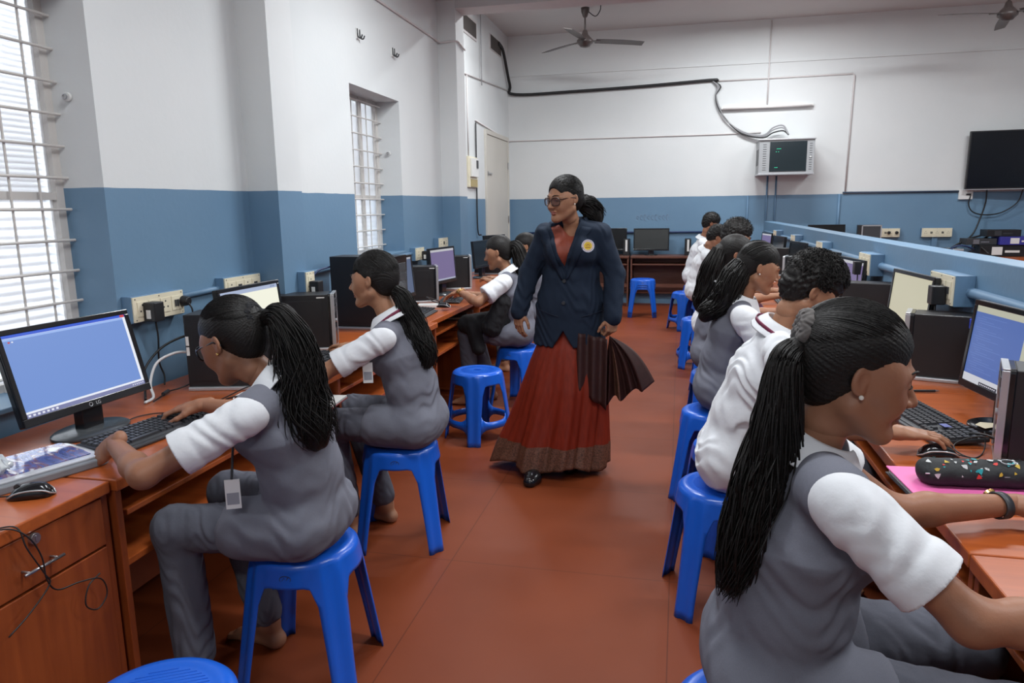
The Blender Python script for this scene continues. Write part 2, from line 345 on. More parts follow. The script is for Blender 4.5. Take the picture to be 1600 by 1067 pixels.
for k, (dx, dz) in enumerate(((0, 0), (.02, -.02), (-.02, .015))):
    pipe('network_cable', ['grey', 'darker inner', 'outer'][k]+' network cable looping from the black pipe to the grey cabinet', [(.40, 11.17, 3.22), (.50+dx, 11.16, 3.13), (.46, 11.16, 3.02), (.50, 11.16, 2.86+dz), (.62+dx, 11.16, 2.66+dz), (.85, 11.15, 2.48+dz), (1.12, 11.12, 2.42+dz), (1.25, 11.08, 2.50+dz*2), (1.38, 11.05, 2.52+dz*2), (1.45, 11.0, 2.42)], .010, [M_greycable, M_cable, M_greycable][k], 'cable')
# vents
for y0, y1, za, zb, lb in ((8.75, 9.42, 3.56, 3.80, 'square dark vent opening high on far left wall nearest the beam'), (10.1, 10.75, 3.62, 3.82, 'dark vent opening high on far left wall with the black pipe')):
    v = box_thing('wall_vent', lb, 'vent', (XF-.002, y0, za), (XF+.012, y1, zb), M_slat)
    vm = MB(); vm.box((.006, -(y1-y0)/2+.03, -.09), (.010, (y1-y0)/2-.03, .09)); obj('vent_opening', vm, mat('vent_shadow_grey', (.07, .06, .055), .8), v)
# switchboard
t = thing('switchboard', 'cream switchboard with open cover on far left wall beside the door', 'switchboard', (XF, 9.06, 1.92))
obj('back_board', MB().box((0, -.20, -.19), (.03, .20, .19)), M_cream, t, bevel=.004)
obj('cover', MB().box((.03, -.15, -.06), (.06, .14, .17)), M_white, t, bevel=.004)
obj('meter_window', MB().box((.06, .04, .05), (.066, .12, .15)), M_dark, t)
obj('lower_plate', MB().box((.03, -.13, -.18), (.04, .15, -.09)), mat('old_brass_label', (.42, .33, .15), .5), t)
# small wall hooks
for y, z, lb in ((4.79, 2.63, 'left of the two small white hooks high on left wall'), (5.41, 2.632, 'right of the two small white hooks high on left wall')):
    t = thing('wall_hook', lb, 'hook', (XL, y, z))
    obj('back_plate', MB().box((0, -.025, -.035), (.008, .025, .035)), M_white, t, bevel=.002)
    mb = MB()
    for s in (-.018, .018): mb.tube(smooth_path([(.01, s, .03), (.014, s, -.02), (.035, s, -.03), (.045, s, -.01)], 4), .005, 6)
    obj('prong', mb, M_dark, t, smooth=True)
for loc, lb in (((-2.26, 2.398, 1.896), 'small round metal fitting in the reveal beside near window'), ((-2.25, 5.498, 1.90), 'small round metal fitting in the reveal of narrow window')):
    t = thing('reveal_hook', lb, 'fitting', loc)
    obj('rosette', MB().cyl((0, 0, 0), (0, -.012, 0), .017, 16), M_white, t, bevel=.002)
    obj('screw_eye', MB().tube([(0.0+.009*cos(a), -.018, .009*sin(a)) for a in [i*pi/6 for i in range(12)]], .003, 6, closed=True), M_steel, t, smooth=True)

# socket boards ------------------------------------------------
def socket_board(loc, rz, L, label, h=.10, depth=.045, group='cream socket boards', modules=None, zc=0):
    """front faces local +X, length along Y"""
    t = thing('socket_board', label, 'socket', loc, rz, group)
    obj('back_box', MB().box((0, -L/2-.004, -h/2-.004), (depth, L/2+.004, h/2+.004)), M_wall_blue_plain, t, bevel=.003)
    n = modules or max(2, int(L/.07)); w_ = (L-.03)/n
    so = MB().box((depth, -L/2, -h/2), (depth+.006, L/2, h/2)); ho = MB()
    for i in range(n):
        y = -L/2+.015+w_*(i+.5)
        so.box((depth+.006, y-w_*.42, -h*.30), (depth+.0085, y+w_*.42, h*.30))
        if i % 2 == 0:
            for dy, dz in ((0, .016), (-.012, -.008), (.012, -.008)): ho.cyl((depth+.0084, y+dy, dz), (depth+.0092, y+dy, dz), .0042, 8)
        else: ho.box((depth+.0085, y-.012, -.014), (depth+.013, y-.003, .014)); ho.box((depth+.0085, y+.003, -.014), (depth+.013, y+.012, .014))
    for y in (-L/2+.012, 0, L/2-.012):
        for z in (-h/2+.008, h/2-.008): ho.cyl((depth+.006, y, z), (depth+.0072, y, z), .003, 6)
    nf = len(so.f); so.add(ho.v, ho.f); so.m = [0]*nf+[1]*len(ho.f)
    obj('face_plate', so, [M_cream, M_dark], t, bevel=.0008)
    return t
def plug(loc, rz, label, big=True, cable=None):
    t = thing('power_adapter' if big else 'power_plug', label, 'plug', loc, rz, 'black plugs in the socket boards')
    if big:
        obj('body', MB().box((0, -.028, -.048), (.055, .028, .03)), M_black, t, bevel=.004)
        obj('sticker', MB().box((.014, -.0295, -.035), (.034, -.028, .0)), M_white, t)
        obj('collar', MB().cyl((-.004, 0, 0), (.012, 0, 0), .026, 16), M_black, t)
    else:
        obj('body', MB().cyl((0, 0, 0), (.032, 0, 0), .024, 16, r2=.018), M_black, t, bevel=.003)
    if cable: obj('cord', MB().tube(smooth_path(cable), .0035, 6), M_cable, t, smooth=True)
    return t
socket_board((XL, 2.575, 1.082), 0, .30, 'long cream socket board with adapter plugged in beside near window')
socket_board((XL, 3.18, 1.100), 0, .30, 'cream socket board on left wall just behind the second monitor')
socket_board((-1.98, 3.60-.06, 1.085), 0, .09, 'narrow cream socket board on the blue pillar', h=.11, modules=1)
socket_board((XL, 5.72, 1.10), 0, .20, 'cream socket board on left wall just past the narrow window')
socket_board((XL, 6.35, 1.16), 0, .26, 'cream socket board above the purple screen on left wall', h=.09)
plug((XL+.055, 2.50, 1.078), 0, 'large black adapter plugged into long board beside near window', True, [(.03, 0, -.05), (.03, .005, -.12), (.01, .02, -.22), (.02, .03, -.28), (.05, -.01, -.31)])
plug((XL+.055, 2.715, 1.085), 0, 'round black plug at the far end of long board', False, [(.03, 0, -.01), (.04, .005, -.05), (.02, .0, -.14), (.01, 0, -.30)])
plug((-1.98+.055, 3.54, 1.062), 0, 'black adapter plugged into the pillar socket', True, [(.03, 0, -.05), (.03, .005, -.12), (.02, .02, -.22), (.02, .02, -.30)])
plug((XL+.055, 5.78, 1.09), 0, 'black adapter plugged in past the narrow window', True, [(.03, 0, -.05), (.03, .005, -.12), (.02, .02, -.28)])
# partition sockets (front faces -x : rz = pi)
for y, L, lb in ((2.05, .30, 'cream socket board on partition nearest the camera'), (3.38, .28, 'large socket board on partition beside the cream screen'), (4.72, .26, 'socket board on partition behind the purple screen on right row'),
                 (6.2, .24, 'socket board on partition fourth from the camera'), (7.6, .24, 'socket board on partition fifth from the camera'), (9.0, .24, 'socket board on partition farthest from the camera')):
    socket_board((1.17, y, 1.105), pi, L, lb, h=.12, depth=.075, group='socket boards on the partition')
for y, lb in ((3.32, 'black adapter in partition socket beside the cream screen'), (4.70, 'black adapter in partition socket behind purple screen')):
    plug((1.17-.085, y, 1.09), pi, lb, True, [(.03, 0, -.05), (.03, .01, -.15), (.02, .03, -.30)])
# back wall sockets right (front faces -y : rz=-pi/2)
socket_board((2.86, 11.2, 1.055), -pi/2, .30, 'cream socket board with two plugs on far wall beside the speaker', h=.12)
socket_board((3.48, 11.2, 1.055), -pi/2, .38, 'long cream socket board on far wall below the television', h=.12)
for x_, lb in ((2.87, 'left black plug in far wall socket'), (2.97, 'right black plug in far wall socket')): plug((x_, 11.15, 1.055), -pi/2, lb, False)
box_thing('conduit_drop', 'short blue trunking below the long far wall socket', 'trunking', (3.43, 11.17, .80), (3.50, 11.2, .99), M_wall_blue_plain)
t = thing('television_socket', 'white socket on the paint line under the left of the television', 'socket', (3.80, 11.2, 1.565))
obj('plate', MB().box((-.085, -.04, -.065), (.085, 0, .065)), M_white, t, bevel=.003); obj('switch', MB().box((.0, -.046, -.012), (.06, -.04, .012)), M_dark, t)

# unlit tube on far wall
t = thing('wall_tube_light', 'unlit white fluorescent tube fitting on the far wall', 'lamp', (1.16, 11.2, 2.83))
obj('batten', MB().box((-.62, -.04, -.015), (.62, 0, .02)), M_white, t, bevel=.003)
obj('tube', MB().cyl((-.60, -.055, -.012), (.60, -.055, -.012), .013, 12), M_slat, t, smooth=True)

# network cabinet
t = thing('network_cabinet', 'grey wall-mounted network cabinet with a dark glass door', 'cabinet', (1.41, 11.2, 1.885))
W_ = .36
obj('body', MB().box((-W_+.0, -.38, 0), (W_-.0, 0, .46)), M_rack, t, bevel=.004)
obj('front_frame', MB().box((-W_, -.40, .005), (W_, -.38, .455)), M_rack, t, bevel=.003)
obj('lip', MB().box((-W_-.012, -.42, .452), (W_+.012, .0, .468)).box((-W_-.008, -.41, -.016), (W_+.008, 0, .008)), M_silver, t, bevel=.002)
g = obj('door_glass', MB().box((-.22, -.408, .03), (.26, -.40, .43)), mat('smoked_glass', (.02, .03, .035), .12), t, bevel=.002)
mb = MB()
for zz, xs in ((.33, (-.13, -.115, -.10, -.085)), (.08, (-.15, -.135, -.12)), (.29, (-.14, -.11))):
    for xx in xs: mb.box((xx, -.4095, zz), (xx+.008, -.408, zz+.007))
obj('status_light', mb, M_led, t)
mb = MB()
for i in range(12): mb.box((-.31, -.402, .05+i*.031), (-.265, -.3995, .056+i*.031)); mb.box((.295, -.402, .05+i*.031), (.33, -.3995, .056+i*.031))
obj('vent_slot', mb, M_dark, t); obj('door_lock', MB().cyl((.31, -.40, .22), (.31, -.412, .22), .012, 12), M_white, t)
for i in range(2): obj('side_vent', MB().box((-W_-.002, -.33+.16*i, .12), (-W_+.002, -.22+.16*i, .34)), M_dark, t)

# television
t = thing('television', 'large black flat television tilted out from the far wall', 'television', (4.50, 11.03, 1.63), radians(-5))
R = Matrix.Rotation(radians(2), 3, 'X')
obj('housing', MB().box((-.75, -.02, 0), (.75, .04, .76), R, (0, 0, 0)), M_black, t, bevel=.006)
obj('screen', MB().box((-.735, -.0215, .018), (.735, -.02, .745), R, (0, 0, 0)), mat('dead_television_glass', (.004, .006, .010), .22), t)
obj('lower_rim', MB().box((-.75, -.022, -.008), (.75, .03, .004), R, (0, 0, 0)), M_silver, t)
obj('wall_bracket', MB().box((-.2, .04, .2), (.2, .14, .55)), M_dark, t)
pipe('television_cable', 'black cable hanging from the television down to the cluttered desk', [(4.02, 11.08, 1.63), (4.04, 11.14, 1.45), (4.0, 11.15, 1.25), (3.9, 11.1, 1.02), (3.68, 11.0, .86)], .010, M_cable, 'cable')
pipe('television_cable', 'black cable looping below the television from its white socket', [(3.85, 11.14, 1.55), (3.84, 11.15, 1.43), (3.9, 11.15, 1.33), (4.05, 11.15, 1.29), (4.25, 11.15, 1.32), (4.42, 11.14, 1.45), (4.46, 11.10, 1.63)], .008, M_cable, 'cable')

# ceiling fans
def make_fan(loc, label, spin):
    t = thing('ceiling_fan', label, 'fan', loc, spin, 'brown ceiling fans')
    obj('canopy', MB().lathe([(.012, .39), (.055, .38), (.05, .33), (.028, .27), (.014, .26)], 24), M_fan, t, smooth=True)
    obj('down_rod', MB().cyl((0, 0, .08), (0, 0, .30), .012, 12), M_fan, t)
    obj('motor', MB().lathe([(.014, .12), (.03, .10), (.045, .05), (.075, .02), (.105, -.015), (.105, -.045), (.075, -.07), (.06, -.09), (.02, -.10), (.001, -.10)], 32), M_fan, t, smooth=True)
    for k in range(3):
        a = 2*pi*k/3; mb = MB(); n = 12; rows = []
        Rm = Matrix.Rotation(a, 3, 'Z')
        vs = []
        for i in range(n+1):
            x_ = .14+.64*i/n; wd = .055+.012*sin(pi*i/n); 
            for s in (-1, 1):
                vs.append(Rm @ Vector((x_, s*wd, -.02-.012*s-.015*(i/n)**2)))
        mb.add(vs, [(2*i, 2*i+1, 2*i+3, 2*i+2) for i in range(n)])
        b = obj('blade', mb, M_fan, t, solid=.006)
        mb = MB(); q = [Rm @ Vector(p) for p in ((.08, -.02, -.02), (.20, -.03, -.022), (.20, .03, -.028), (.08, .02, -.02))]; mb.add(q, [(0, 1, 2, 3)]); obj('blade_iron', mb, M_fan, b, solid=.008)
    return t
make_fan((-1.25, 9.8, 3.59), 'brown ceiling fan left of centre below the far ceiling', radians(22))
make_fan((3.58, 9.8, 3.59), 'brown ceiling fan cut off at the top right corner', radians(75))
pipe('fan_wire', 'thin loose wire curling beside the far ceiling fan canopy', [(-1.22, 9.8, 3.93), (-1.12, 9.8, 3.86), (-1.06, 9.8, 3.92), (-1.05, 9.8, 3.99)], .006, M_cable, 'wire')

# ceiling tube lights: one shows above the cabinet, the others are added lighting
for i, (x, y, z, e) in enumerate(TUBES):
    vis = (i == 4)
    nm = ['added above the left desks', 'added above the right desks', 'added near the middle of left aisle', 'added above the right row middle', 'lit on the far ceiling above the cabinet', 'added on the far left ceiling behind the beam', 'added over the area past the partition', 'added behind the camera', 'added over the far right desks'][i]
    t = thing('ceiling_tube_light', 'white fluorescent tube light '+nm, 'lamp', (x, y, z), 0, 'ceiling tube lights')
    obj('batten', MB().box((-.62, -.03, -.05), (.62, .03, 0)), M_white, t, bevel=.003)
    obj('tube', MB().cyl((-.60, 0, -.067), (.60, 0, -.067), .013, 12), M_tube, t, smooth=True)
    ld = bpy.data.lights.new('tube_glow', 'AREA'); ld.shape = 'RECTANGLE'; ld.size = 1.2; ld.size_y = .12; ld.energy = e*1.0; ld.color = LIGHT_COL
    lo = bpy.data.objects.new('tube_glow', ld); COL.objects.link(lo); lo.parent = t; lo.location = (0, 0, -.09)
# ================================================================ furniture
def desk(loc, rz, L, label, group, cabinet=False, dark=False, z=.75, D=.655, tray=True, items=None):
    t = thing('computer_desk', label, 'desk', loc, rz, group)
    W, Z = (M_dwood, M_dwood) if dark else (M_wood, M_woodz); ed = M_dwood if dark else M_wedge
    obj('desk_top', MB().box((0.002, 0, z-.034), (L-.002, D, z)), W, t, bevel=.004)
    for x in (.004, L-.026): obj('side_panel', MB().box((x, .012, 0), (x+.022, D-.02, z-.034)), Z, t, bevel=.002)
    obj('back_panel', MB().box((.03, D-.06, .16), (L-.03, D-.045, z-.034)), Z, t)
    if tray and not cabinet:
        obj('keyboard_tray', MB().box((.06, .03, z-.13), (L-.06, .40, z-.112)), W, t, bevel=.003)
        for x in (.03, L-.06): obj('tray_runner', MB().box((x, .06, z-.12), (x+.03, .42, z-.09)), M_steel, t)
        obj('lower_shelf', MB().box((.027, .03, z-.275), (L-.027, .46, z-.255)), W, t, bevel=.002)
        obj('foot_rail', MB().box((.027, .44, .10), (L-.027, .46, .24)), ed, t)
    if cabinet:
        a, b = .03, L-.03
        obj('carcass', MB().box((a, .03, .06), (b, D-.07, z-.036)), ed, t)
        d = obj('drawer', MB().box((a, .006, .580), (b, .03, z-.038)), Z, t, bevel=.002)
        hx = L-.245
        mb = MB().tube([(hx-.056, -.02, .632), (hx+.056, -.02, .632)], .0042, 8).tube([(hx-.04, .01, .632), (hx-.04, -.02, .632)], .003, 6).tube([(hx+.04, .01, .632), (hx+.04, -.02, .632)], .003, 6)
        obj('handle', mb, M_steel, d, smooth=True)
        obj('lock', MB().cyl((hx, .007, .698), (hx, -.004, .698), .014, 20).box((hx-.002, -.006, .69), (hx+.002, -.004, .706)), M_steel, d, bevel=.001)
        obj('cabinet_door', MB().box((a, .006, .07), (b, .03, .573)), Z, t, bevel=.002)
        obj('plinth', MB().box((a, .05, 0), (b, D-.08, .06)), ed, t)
    return t
GL = 'orange cherry desks along the left wall'; GR = 'orange cherry desks along the blue partition'
R90 = pi/2
desk((-1.485, .62, 0), R90, .94, 'near left cherry desk with drawer lock and cabinet door', GL, cabinet=True)
desk((-1.470, 1.565, 0), R90, 1.37, 'cherry desk on left where the girl with glasses types', GL)
desk((-1.49, 2.94, 0), R90, 1.40, 'cherry desk on left before the second girl and pillar', GL)
desk((-1.545, 4.345, 0), R90, 1.25, 'cherry desk on left beyond the empty stool', GL, D=.60)
desk((-1.60, 5.60, 0), R90, 1.30, 'cherry desk on left beside the third pillar', GL, D=.52)
desk((-1.70, 6.92, 0), R90, 1.40, 'farthest cherry desk on the left before the door', GL, D=.60)
yr = [.30, 1.55, 2.95, 4.35, 5.75, 7.15, 8.55, 9.9]
lb = ['nearest the camera under the foreground girl', 'holding the pink folder and keyboard', 'in front of the long-haired girl in grey', 'fourth from the camera', 'fifth from the camera', 'sixth from the camera', 'farthest from the camera']
for i in range(7): desk((.60, yr[i+1], 0), -R90, yr[i+1]-yr[i], 'cherry desk by the partition '+lb[i], GR, D=.56)
GB = 'dark brown desks at the far wall'
for x0, L, lb in ((-1.93, 1.22, 'dark brown desk at far wall behind the teacher'), (-.69, 1.22, 'dark brown desk at far wall behind the stacked blue stools')):
    t = desk((x0, 10.77, 0), 0, L, lb, GB, dark=True, D=.42, tray=False)
    obj('shelf', MB().box((.03, .02, .615), (L-.03, .30, .635)), M_dwood, t); obj('lower_rail', MB().box((.03, .02, .29), (L-.03, .05, .34)), M_dwood, t)
for x0, L, lb in ((1.5, 1.3, 'desk beyond the partition end below the spare monitor'), (2.82, 1.25, 'desk beyond the partition below the long socket board'), (4.09, 1.6, 'orange desk with boxes at the right end of far wall')):
    desk((x0, 10.35, 0), 0, L, lb, 'desks beyond the partition', D=.8, tray=False)

# ---------------------------------------------------------------- stools
def stool_mesh(rung=False, rs=.150, rf=.235, H=.45, hw0=.27, hw1=.165, z_ap=.375, round_top=True):
    """one moulded plastic shell: seat skirt, arched apron and four channelled legs"""
    V = []; F = []
    nl, nw = 8, 10
    def rad(z, u_leg):  # outer radius by height
        s = (H-z)/H; r = rs + .012 + (rf-rs-.012)*max(0, s-.05)/.95
        return r
    cols = []
    for q in range(4):
        for i in range(nl+1): cols.append((q, 'L', -1+2*i/nl))
        for i in range(1, nw): cols.append((q, 'W', i/nw))
    NA, NB = 6, 10
    z_top = .425
    idx = {}
    for c, (q, kind, u) in enumerate(cols):
        base = pi/4+q*pi/2
        if kind == 'L': edge = 1; zl = .315
        else:
            e = 4*u*(1-u); zl = .315+(z_ap-.315)*min(1, (1-(1-min(1, e*1.6))**2)**.5+.0)
        for r_ in range(NA+1+NB):
            if r_ <= NA: z = z_top+(zl-z_top)*r_/NA
            else:
                if kind == 'W': continue
                z = zl*(1-(r_-NA)/NB)
            hw = hw1+(hw0-hw1)*min(1, z/.34)**1.6
            th = base+u*hw if kind == 'L' else base+hw+u*(pi/2-2*hw)
            R = rad(z, u)
            # squarer legs, with a raised rib each side of a groove
            R += (0.006 if kind == 'L' and .25 < abs(u) < .95 else 0)*min(1, (H-z)/.05)
            V.append((R*cos(th), R*sin(th), z)); idx[(c, r_)] = len(V)-1
    n = len(cols)
    for c in range(n):
        d = (c+1) % n
        for r_ in range(NA+NB):
            ks = [(c, r_), (d, r_), (d, r_+1), (c, r_+1)]
            if all(k in idx for k in ks): F.append(tuple(idx[k] for k in ks))
    if rung:
        for q in range(4):
            a = pi/4+q*pi/2; rows = []
            for i in range(13):
                u = i/12; row = []
                for z, side in ((.150+.05*(2*u-1)**6, 0), (.105-.05*(2*u-1)**6, 1)):
                    hw = hw1+(hw0-hw1)*(z/.34)**1.6
                    th = a+hw*.85+u*(pi/2-2*hw*.85); R = rad(z, 0)-.004; V.append((R*cos(th), R*sin(th), z)); row.append(len(V)-1)
                rows.append(row)
            for i in range(12): F.append((rows[i][0], rows[i+1][0], rows[i+1][1], rows[i][1]))
    # top: join skirt to the seat
    ring = [idx[(c, 0)] for c in range(n)]
    prof = [(rs+.011, .436), (rs+.003, .444), (rs-.008, .449), (rs-.022, .450), (rs-.032, .4475), (rs-.045, .4475), (.03, .449), (.012, .446)]
    prev = ring
    for r_, z in prof:
        cur = []
        for c in range(n):
            x, y, _ = V[ring[c]]; a = math.atan2(y, x); V.append((r_*cos(a), r_*sin(a), z)); cur.append(len(V)-1)
        for c in range(n): F.append((prev[c], cur[c], cur[(c+1) % n], prev[(c+1) % n]))
        prev = cur
    F.append(tuple(prev))
    mb = MB(); mb.add(V, F); return mb
def make_stool(rung, label, group, **k):
    t = thing('plastic_stool', label, 'stool', (0, 0, 0), 0, group)
    o = obj('shell', stool_mesh(rung, **k), M_blue, t, solid=.0035, auto=True)
    rb = MB(); rs = k.get('rs', .150)
    for i in range(-9, 10):
        y = i*.0115; hx = math.sqrt(max(0, (rs-.042)**2-y*y))
        if hx > .01: rb.box((-hx, y-.002, .448), (hx, y+.002, .4505))
    obj('seat_ribs', rb, M_blue, t)
    return t
GS = 'blue plastic stools'
s0 = make_stool(False, 'blue stool with grey maker mark under the girl with glasses', GS); s0.location = (-1.115, 1.905, 0); s0.rotation_euler = (0, 0, radians(8))
mk = MB().cyl((0, 0, 0), (0, 0, .0008), .022, 20)
mk2 = obj('maker_mark', MB().tube([(0.017*cos(a), 0.010*sin(a), 0) for a in [i*pi/8 for i in range(16)]], .0012, 5, closed=True).tube([(-.010, -.005, 0), (-.003, .005, 0), (.002, -.004, 0), (.009, .006, 0)], .0014, 5), M_dark, s0)
mk2.location = (.0, -.1665, .405); mk2.rotation_euler = (radians(86), 0, radians(0))
s1 = make_stool(True, 'empty blue stool with rung ring in left aisle behind second girl', GS, rs=.146, rf=.215, hw0=.34, hw1=.20); s1.location = (-1.235, 4.34, 0); s1.rotation_euler = (0, 0, radians(-38))
def stool(src, x, y, rz, label, z=0): return clone(src, (x, y, z), radians(rz), label)
stool(s0, -1.18, 2.88, 12, 'blue stool under the second girl on the left')
stool(s0, -1.13, 5.16, -20, 'blue stool under the girl wearing a bracelet')
stool(s0, -1.22, 6.35, 5, 'blue stool mostly hidden behind the teacher')
stool(s0, -1.05, 1.155, 30, 'blue ribbed stool seat at bottom left edge of the photo')
stool(s0, .185, 2.63, 10, 'blue stool under boy with lanyard on right row')
stool(s1, .245, 3.13, 20, 'blue stool between the boy and the girl in grey on right')
stool(s0, .20, 3.66, -12, 'blue stool under the long-haired girl in grey on right')
stool(s0, .26, 4.55, 5, 'tilted-looking blue stool under far long-haired girl in grey')
stool(s0, .30, 5.68, 0, 'blue stool under the curly-haired boy in white')
stool(s1, .10, 8.85, 30, 'tall blue stool with rung standing free in the far right aisle')
stool(s1, .20, 6.75, 0, 'blue rung stool in right aisle behind curly-haired boy')
stool(s0, .32, 7.95, 8, 'blue stool under the second-farthest boy in white')
stool(s0, .24, 9.65, 0, 'blue stool under the farthest boy in white')
stool(s0, .18, 1.39, 0, 'blue stool under the foreground girl with long ponytail')
for k, nm in enumerate(('lowest', 'middle', 'topmost')): stool(s0, -.46, 9.85, 2, nm+' blue stool in the stack before the far desks', .028*k)

# ---------------------------------------------------------------- monitors: screen faces local +X, viewer's right is +Y
def make_monitor(loc, rz, label, w=.50, h=.30, zb=.085, tilt=5, screen='off', base='oval', logo=None, group='computer monitors', slim=False):
    t = thing('computer_monitor', label, 'monitor', loc, rz, group)
    bz = .017; R = Matrix.Rotation(radians(-tilt), 3, 'Y'); c = Vector((0, 0, zb))
    def B(a, b, mb=None): return (mb or MB()).box(a, b, R, c)
    mb = MB(); B((-.022, -w/2, zb), (.0, w/2, zb+h), mb); B((-.045, -w*.33, zb+.05), (-.02, w*.33, zb+h*.8), mb)
    obj('housing', mb, M_blackg if logo else M_black, t, bevel=.004)
    mb = MB()
    B((0, -w/2, zb), (.006, w/2, zb+.026), mb); B((0, -w/2, zb+h-bz), (.006, w/2, zb+h), mb); B((0, -w/2, zb+.026), (.006, -w/2+bz, zb+h-bz), mb); B((0, w/2-bz, zb+.026), (.006, w/2, zb+h-bz), mb)
    obj('bezel', mb, M_blackg, t, bevel=.002)
    x0, x1, y0, y1 = -w/2+bz, w/2-bz, zb+.026, zb+h-bz
    def S(u0, v0, u1, v1, d=.002):
        a = [(d, x0+(x1-x0)*u, y0+(y1-y0)*v) for u, v in ((u0, v0), (u1, v0), (u1, v1), (u0, v1))]
        return [tuple(c+R@(Vector(p)-c)) for p in a]
    def em(n, col, s=1.0): return mat('screen_'+n, (0.01, 0.01, 0.01), .3, emit=(col, s))
    sc = MB(); mats = []
    def rect(n, col, *r, d=.002, s=1.0):
        m_ = em(n, col, s) if col else MATS[n]
        if m_ not in mats: mats.append(m_)
        sc.cur = mats.index(m_); sc.add(S(*r, d=d), [(0, 1, 2, 3)])
    if screen == 'off':
        mats.append(mat('dead_screen_glass', (.010, .011, .012), .16)); sc.cur = 0; sc.add(S(0, 0, 1, 1), [(0, 1, 2, 3)])
    elif screen == 'offmatt':
        mats.append(mat('dead_matt_screen', (.030, .033, .032), .30)); sc.cur = 0; sc.add(S(0, 0, 1, 1), [(0, 1, 2, 3)])
    elif screen == 'bluewin':
        rect('white', srgb(232, 236, 246), 0, 0, 1, 1)
        rect('periwinkle', srgb(112, 144, 208), .0, .075, .975, .935, d=.0024)
        rect('titleblue', srgb(48, 88, 205), 0, .965, 1, 1, d=.0026)
        rect('red', srgb(205, 60, 50), .955, .967, .995, .998, d=.003); rect('lightblue', srgb(150, 180, 235), 0, .935, .975, .962, d=.0027)
        rect('taskbar', srgb(120, 124, 165), .0, .0, 1, .05, d=.0026)
        for k in range(7): rect('icon', srgb(225, 228, 240), .012+k*.034, .014, .030+k*.034, .038, d=.003)
        for k in range(6): rect('icon', srgb(225, 228, 240), .88+k*.019, .018, .889+k*.019, .034, d=.003)
        rect('red', srgb(205, 60, 50), .035, .905, .05, .922, d=.003); rect('icon', srgb(225, 228, 240), .06, .905, .072, .922, d=.003)
    elif screen == 'document':
        rect('paper', srgb(240, 240, 222), 0, .05, 1, .93); rect('ribbon', srgb(165, 178, 205), 0, .93, 1, 1); rect('mauve', srgb(150, 140, 175), .01, .89, .16, .955, d=.003)
        rect('taskgrey', srgb(160, 165, 185), 0, 0, 1, .05)
        for k in range(3): rect('slate', srgb(90, 110, 150), .93-.03*k, .95, .945-.03*k, .98, d=.003)
    elif screen == 'cream': rect('cream', srgb(190, 186, 162), 0, 0, 1, 1)
    elif screen == 'mauve':
        rect('mauvewin', srgb(112, 100, 140), 0, 0.05, 1, .93); rect('palebar', srgb(185, 185, 190), 0, .93, 1, 1); rect('taskgrey', srgb(160, 165, 185), 0, 0, 1, .05)
    elif screen == 'bluegrey':
        rect('bluegrey', srgb(78, 92, 120), 0, 0, 1, 1); rect('palebar', srgb(185, 185, 190), 0, .95, 1, 1)
    elif screen == 'code':
        rect('creamlit', srgb(178, 178, 160), 0, 0, 1, 1); rect('codeblue', srgb(78, 104, 168), .0, .10, .62, .92, d=.0024)
        rect('pale', srgb(196, 198, 206), 0, 0, .48, .10, d=.003); rect('pale', srgb(196, 198, 206), .48, .03, 1, .08, d=.003); rect('slate2', srgb(45, 48, 60), .22, .0, .45, .045, d=.0034)
        for k in range(9): rect('icon2', srgb(205, 205, 215), .235+k*.023, .014, .248+k*.023, .03, d=.004)
        for k in range(26): rect('codeline', srgb(98, 124, 185), .03+.02*(k*7 % 4), .14+k*.029, .10+.05*(k*5 % 7), .146+k*.029, d=.003)
    s_ = obj('screen', sc, mats, t)
    sm = MB(); B((-.035, -.035, zb-.03), (-.012, .035, zb+.06), sm)
    sm.prism([(-.045, -.04), (-.005, -.04), (-.005, .04), (-.045, .04)], .010, zb+.02)
    obj('stand_neck', sm, M_blackg, t, bevel=.003)
    b = MB()
    if base == 'oval': b.lathe([(.98, 0), (1.0, .004), (.99, .010), (.90, .016), (.3, .020), (.01, .020)], 40, (-.02, 0, 0), .095, .135)
    else: b.lathe([(.98, 0), (1.0, .003), (.98, .010), (.90, .013), (.3, .015), (.01, .015)], 40, (-.02, 0, 0), .10, .10)
    obj('stand_base', b, mat('grey_stand_plastic', (.05, .055, .06), .22) if base == 'oval' else M_blackg, t, auto=True)
    if logo:
        lg = text_mesh('logo', logo, .016, M_silver, t); lg.matrix_local = Matrix.Translation(c+R@Vector((.0065, .008, .007))) @ R.to_4x4() @ Matrix(((0, 0, 1, 0), (1, 0, 0, 0), (0, 1, 0, 0), (0, 0, 0, 1)))
        ci = MB(); ci.tube([tuple(c+R@Vector((.0068, -.012+.0062*cos(a), .0125+.0062*sin(a)))) for a in [i*pi/8 for i in range(16)]], .001, 5, closed=True); obj('logo_ring', ci, M_silver, t)
    return t
def text_mesh(name, s, size, m_, parent=None, ext=.0006):
    cu_ = bpy.data.curves.new(name, 'FONT'); cu_.body = s; cu_.size = size; cu_.extrude = ext
    tmp = bpy.data.objects.new('tmp', cu_); COL.objects.link(tmp); dg = bpy.context.evaluated_depsgraph_get(); dg.update()
    me = bpy.data.meshes.new_from_object(tmp.evaluated_get(dg)); bpy.data.objects.remove(tmp); bpy.data.curves.remove(cu_)
    me.materials.clear(); return link(name, me, m_, parent)
ZT = .75
make_monitor((-1.865, 1.93, ZT), radians(-3), 'monitor with blue window on screen nearest the camera on left', w=.50, h=.298, zb=.085, tilt=14, screen='bluewin', logo='LG')
make_monitor((-1.89, 2.95, ZT), radians(0), 'monitor with bright cream page behind glasses girl', w=.49, h=.30, zb=.085, tilt=6, screen='document')
make_monitor((-1.90, 4.80, ZT), radians(-2), 'dim blue-grey monitor seen edge-on past second girl', w=.44, zb=.09, screen='bluegrey')
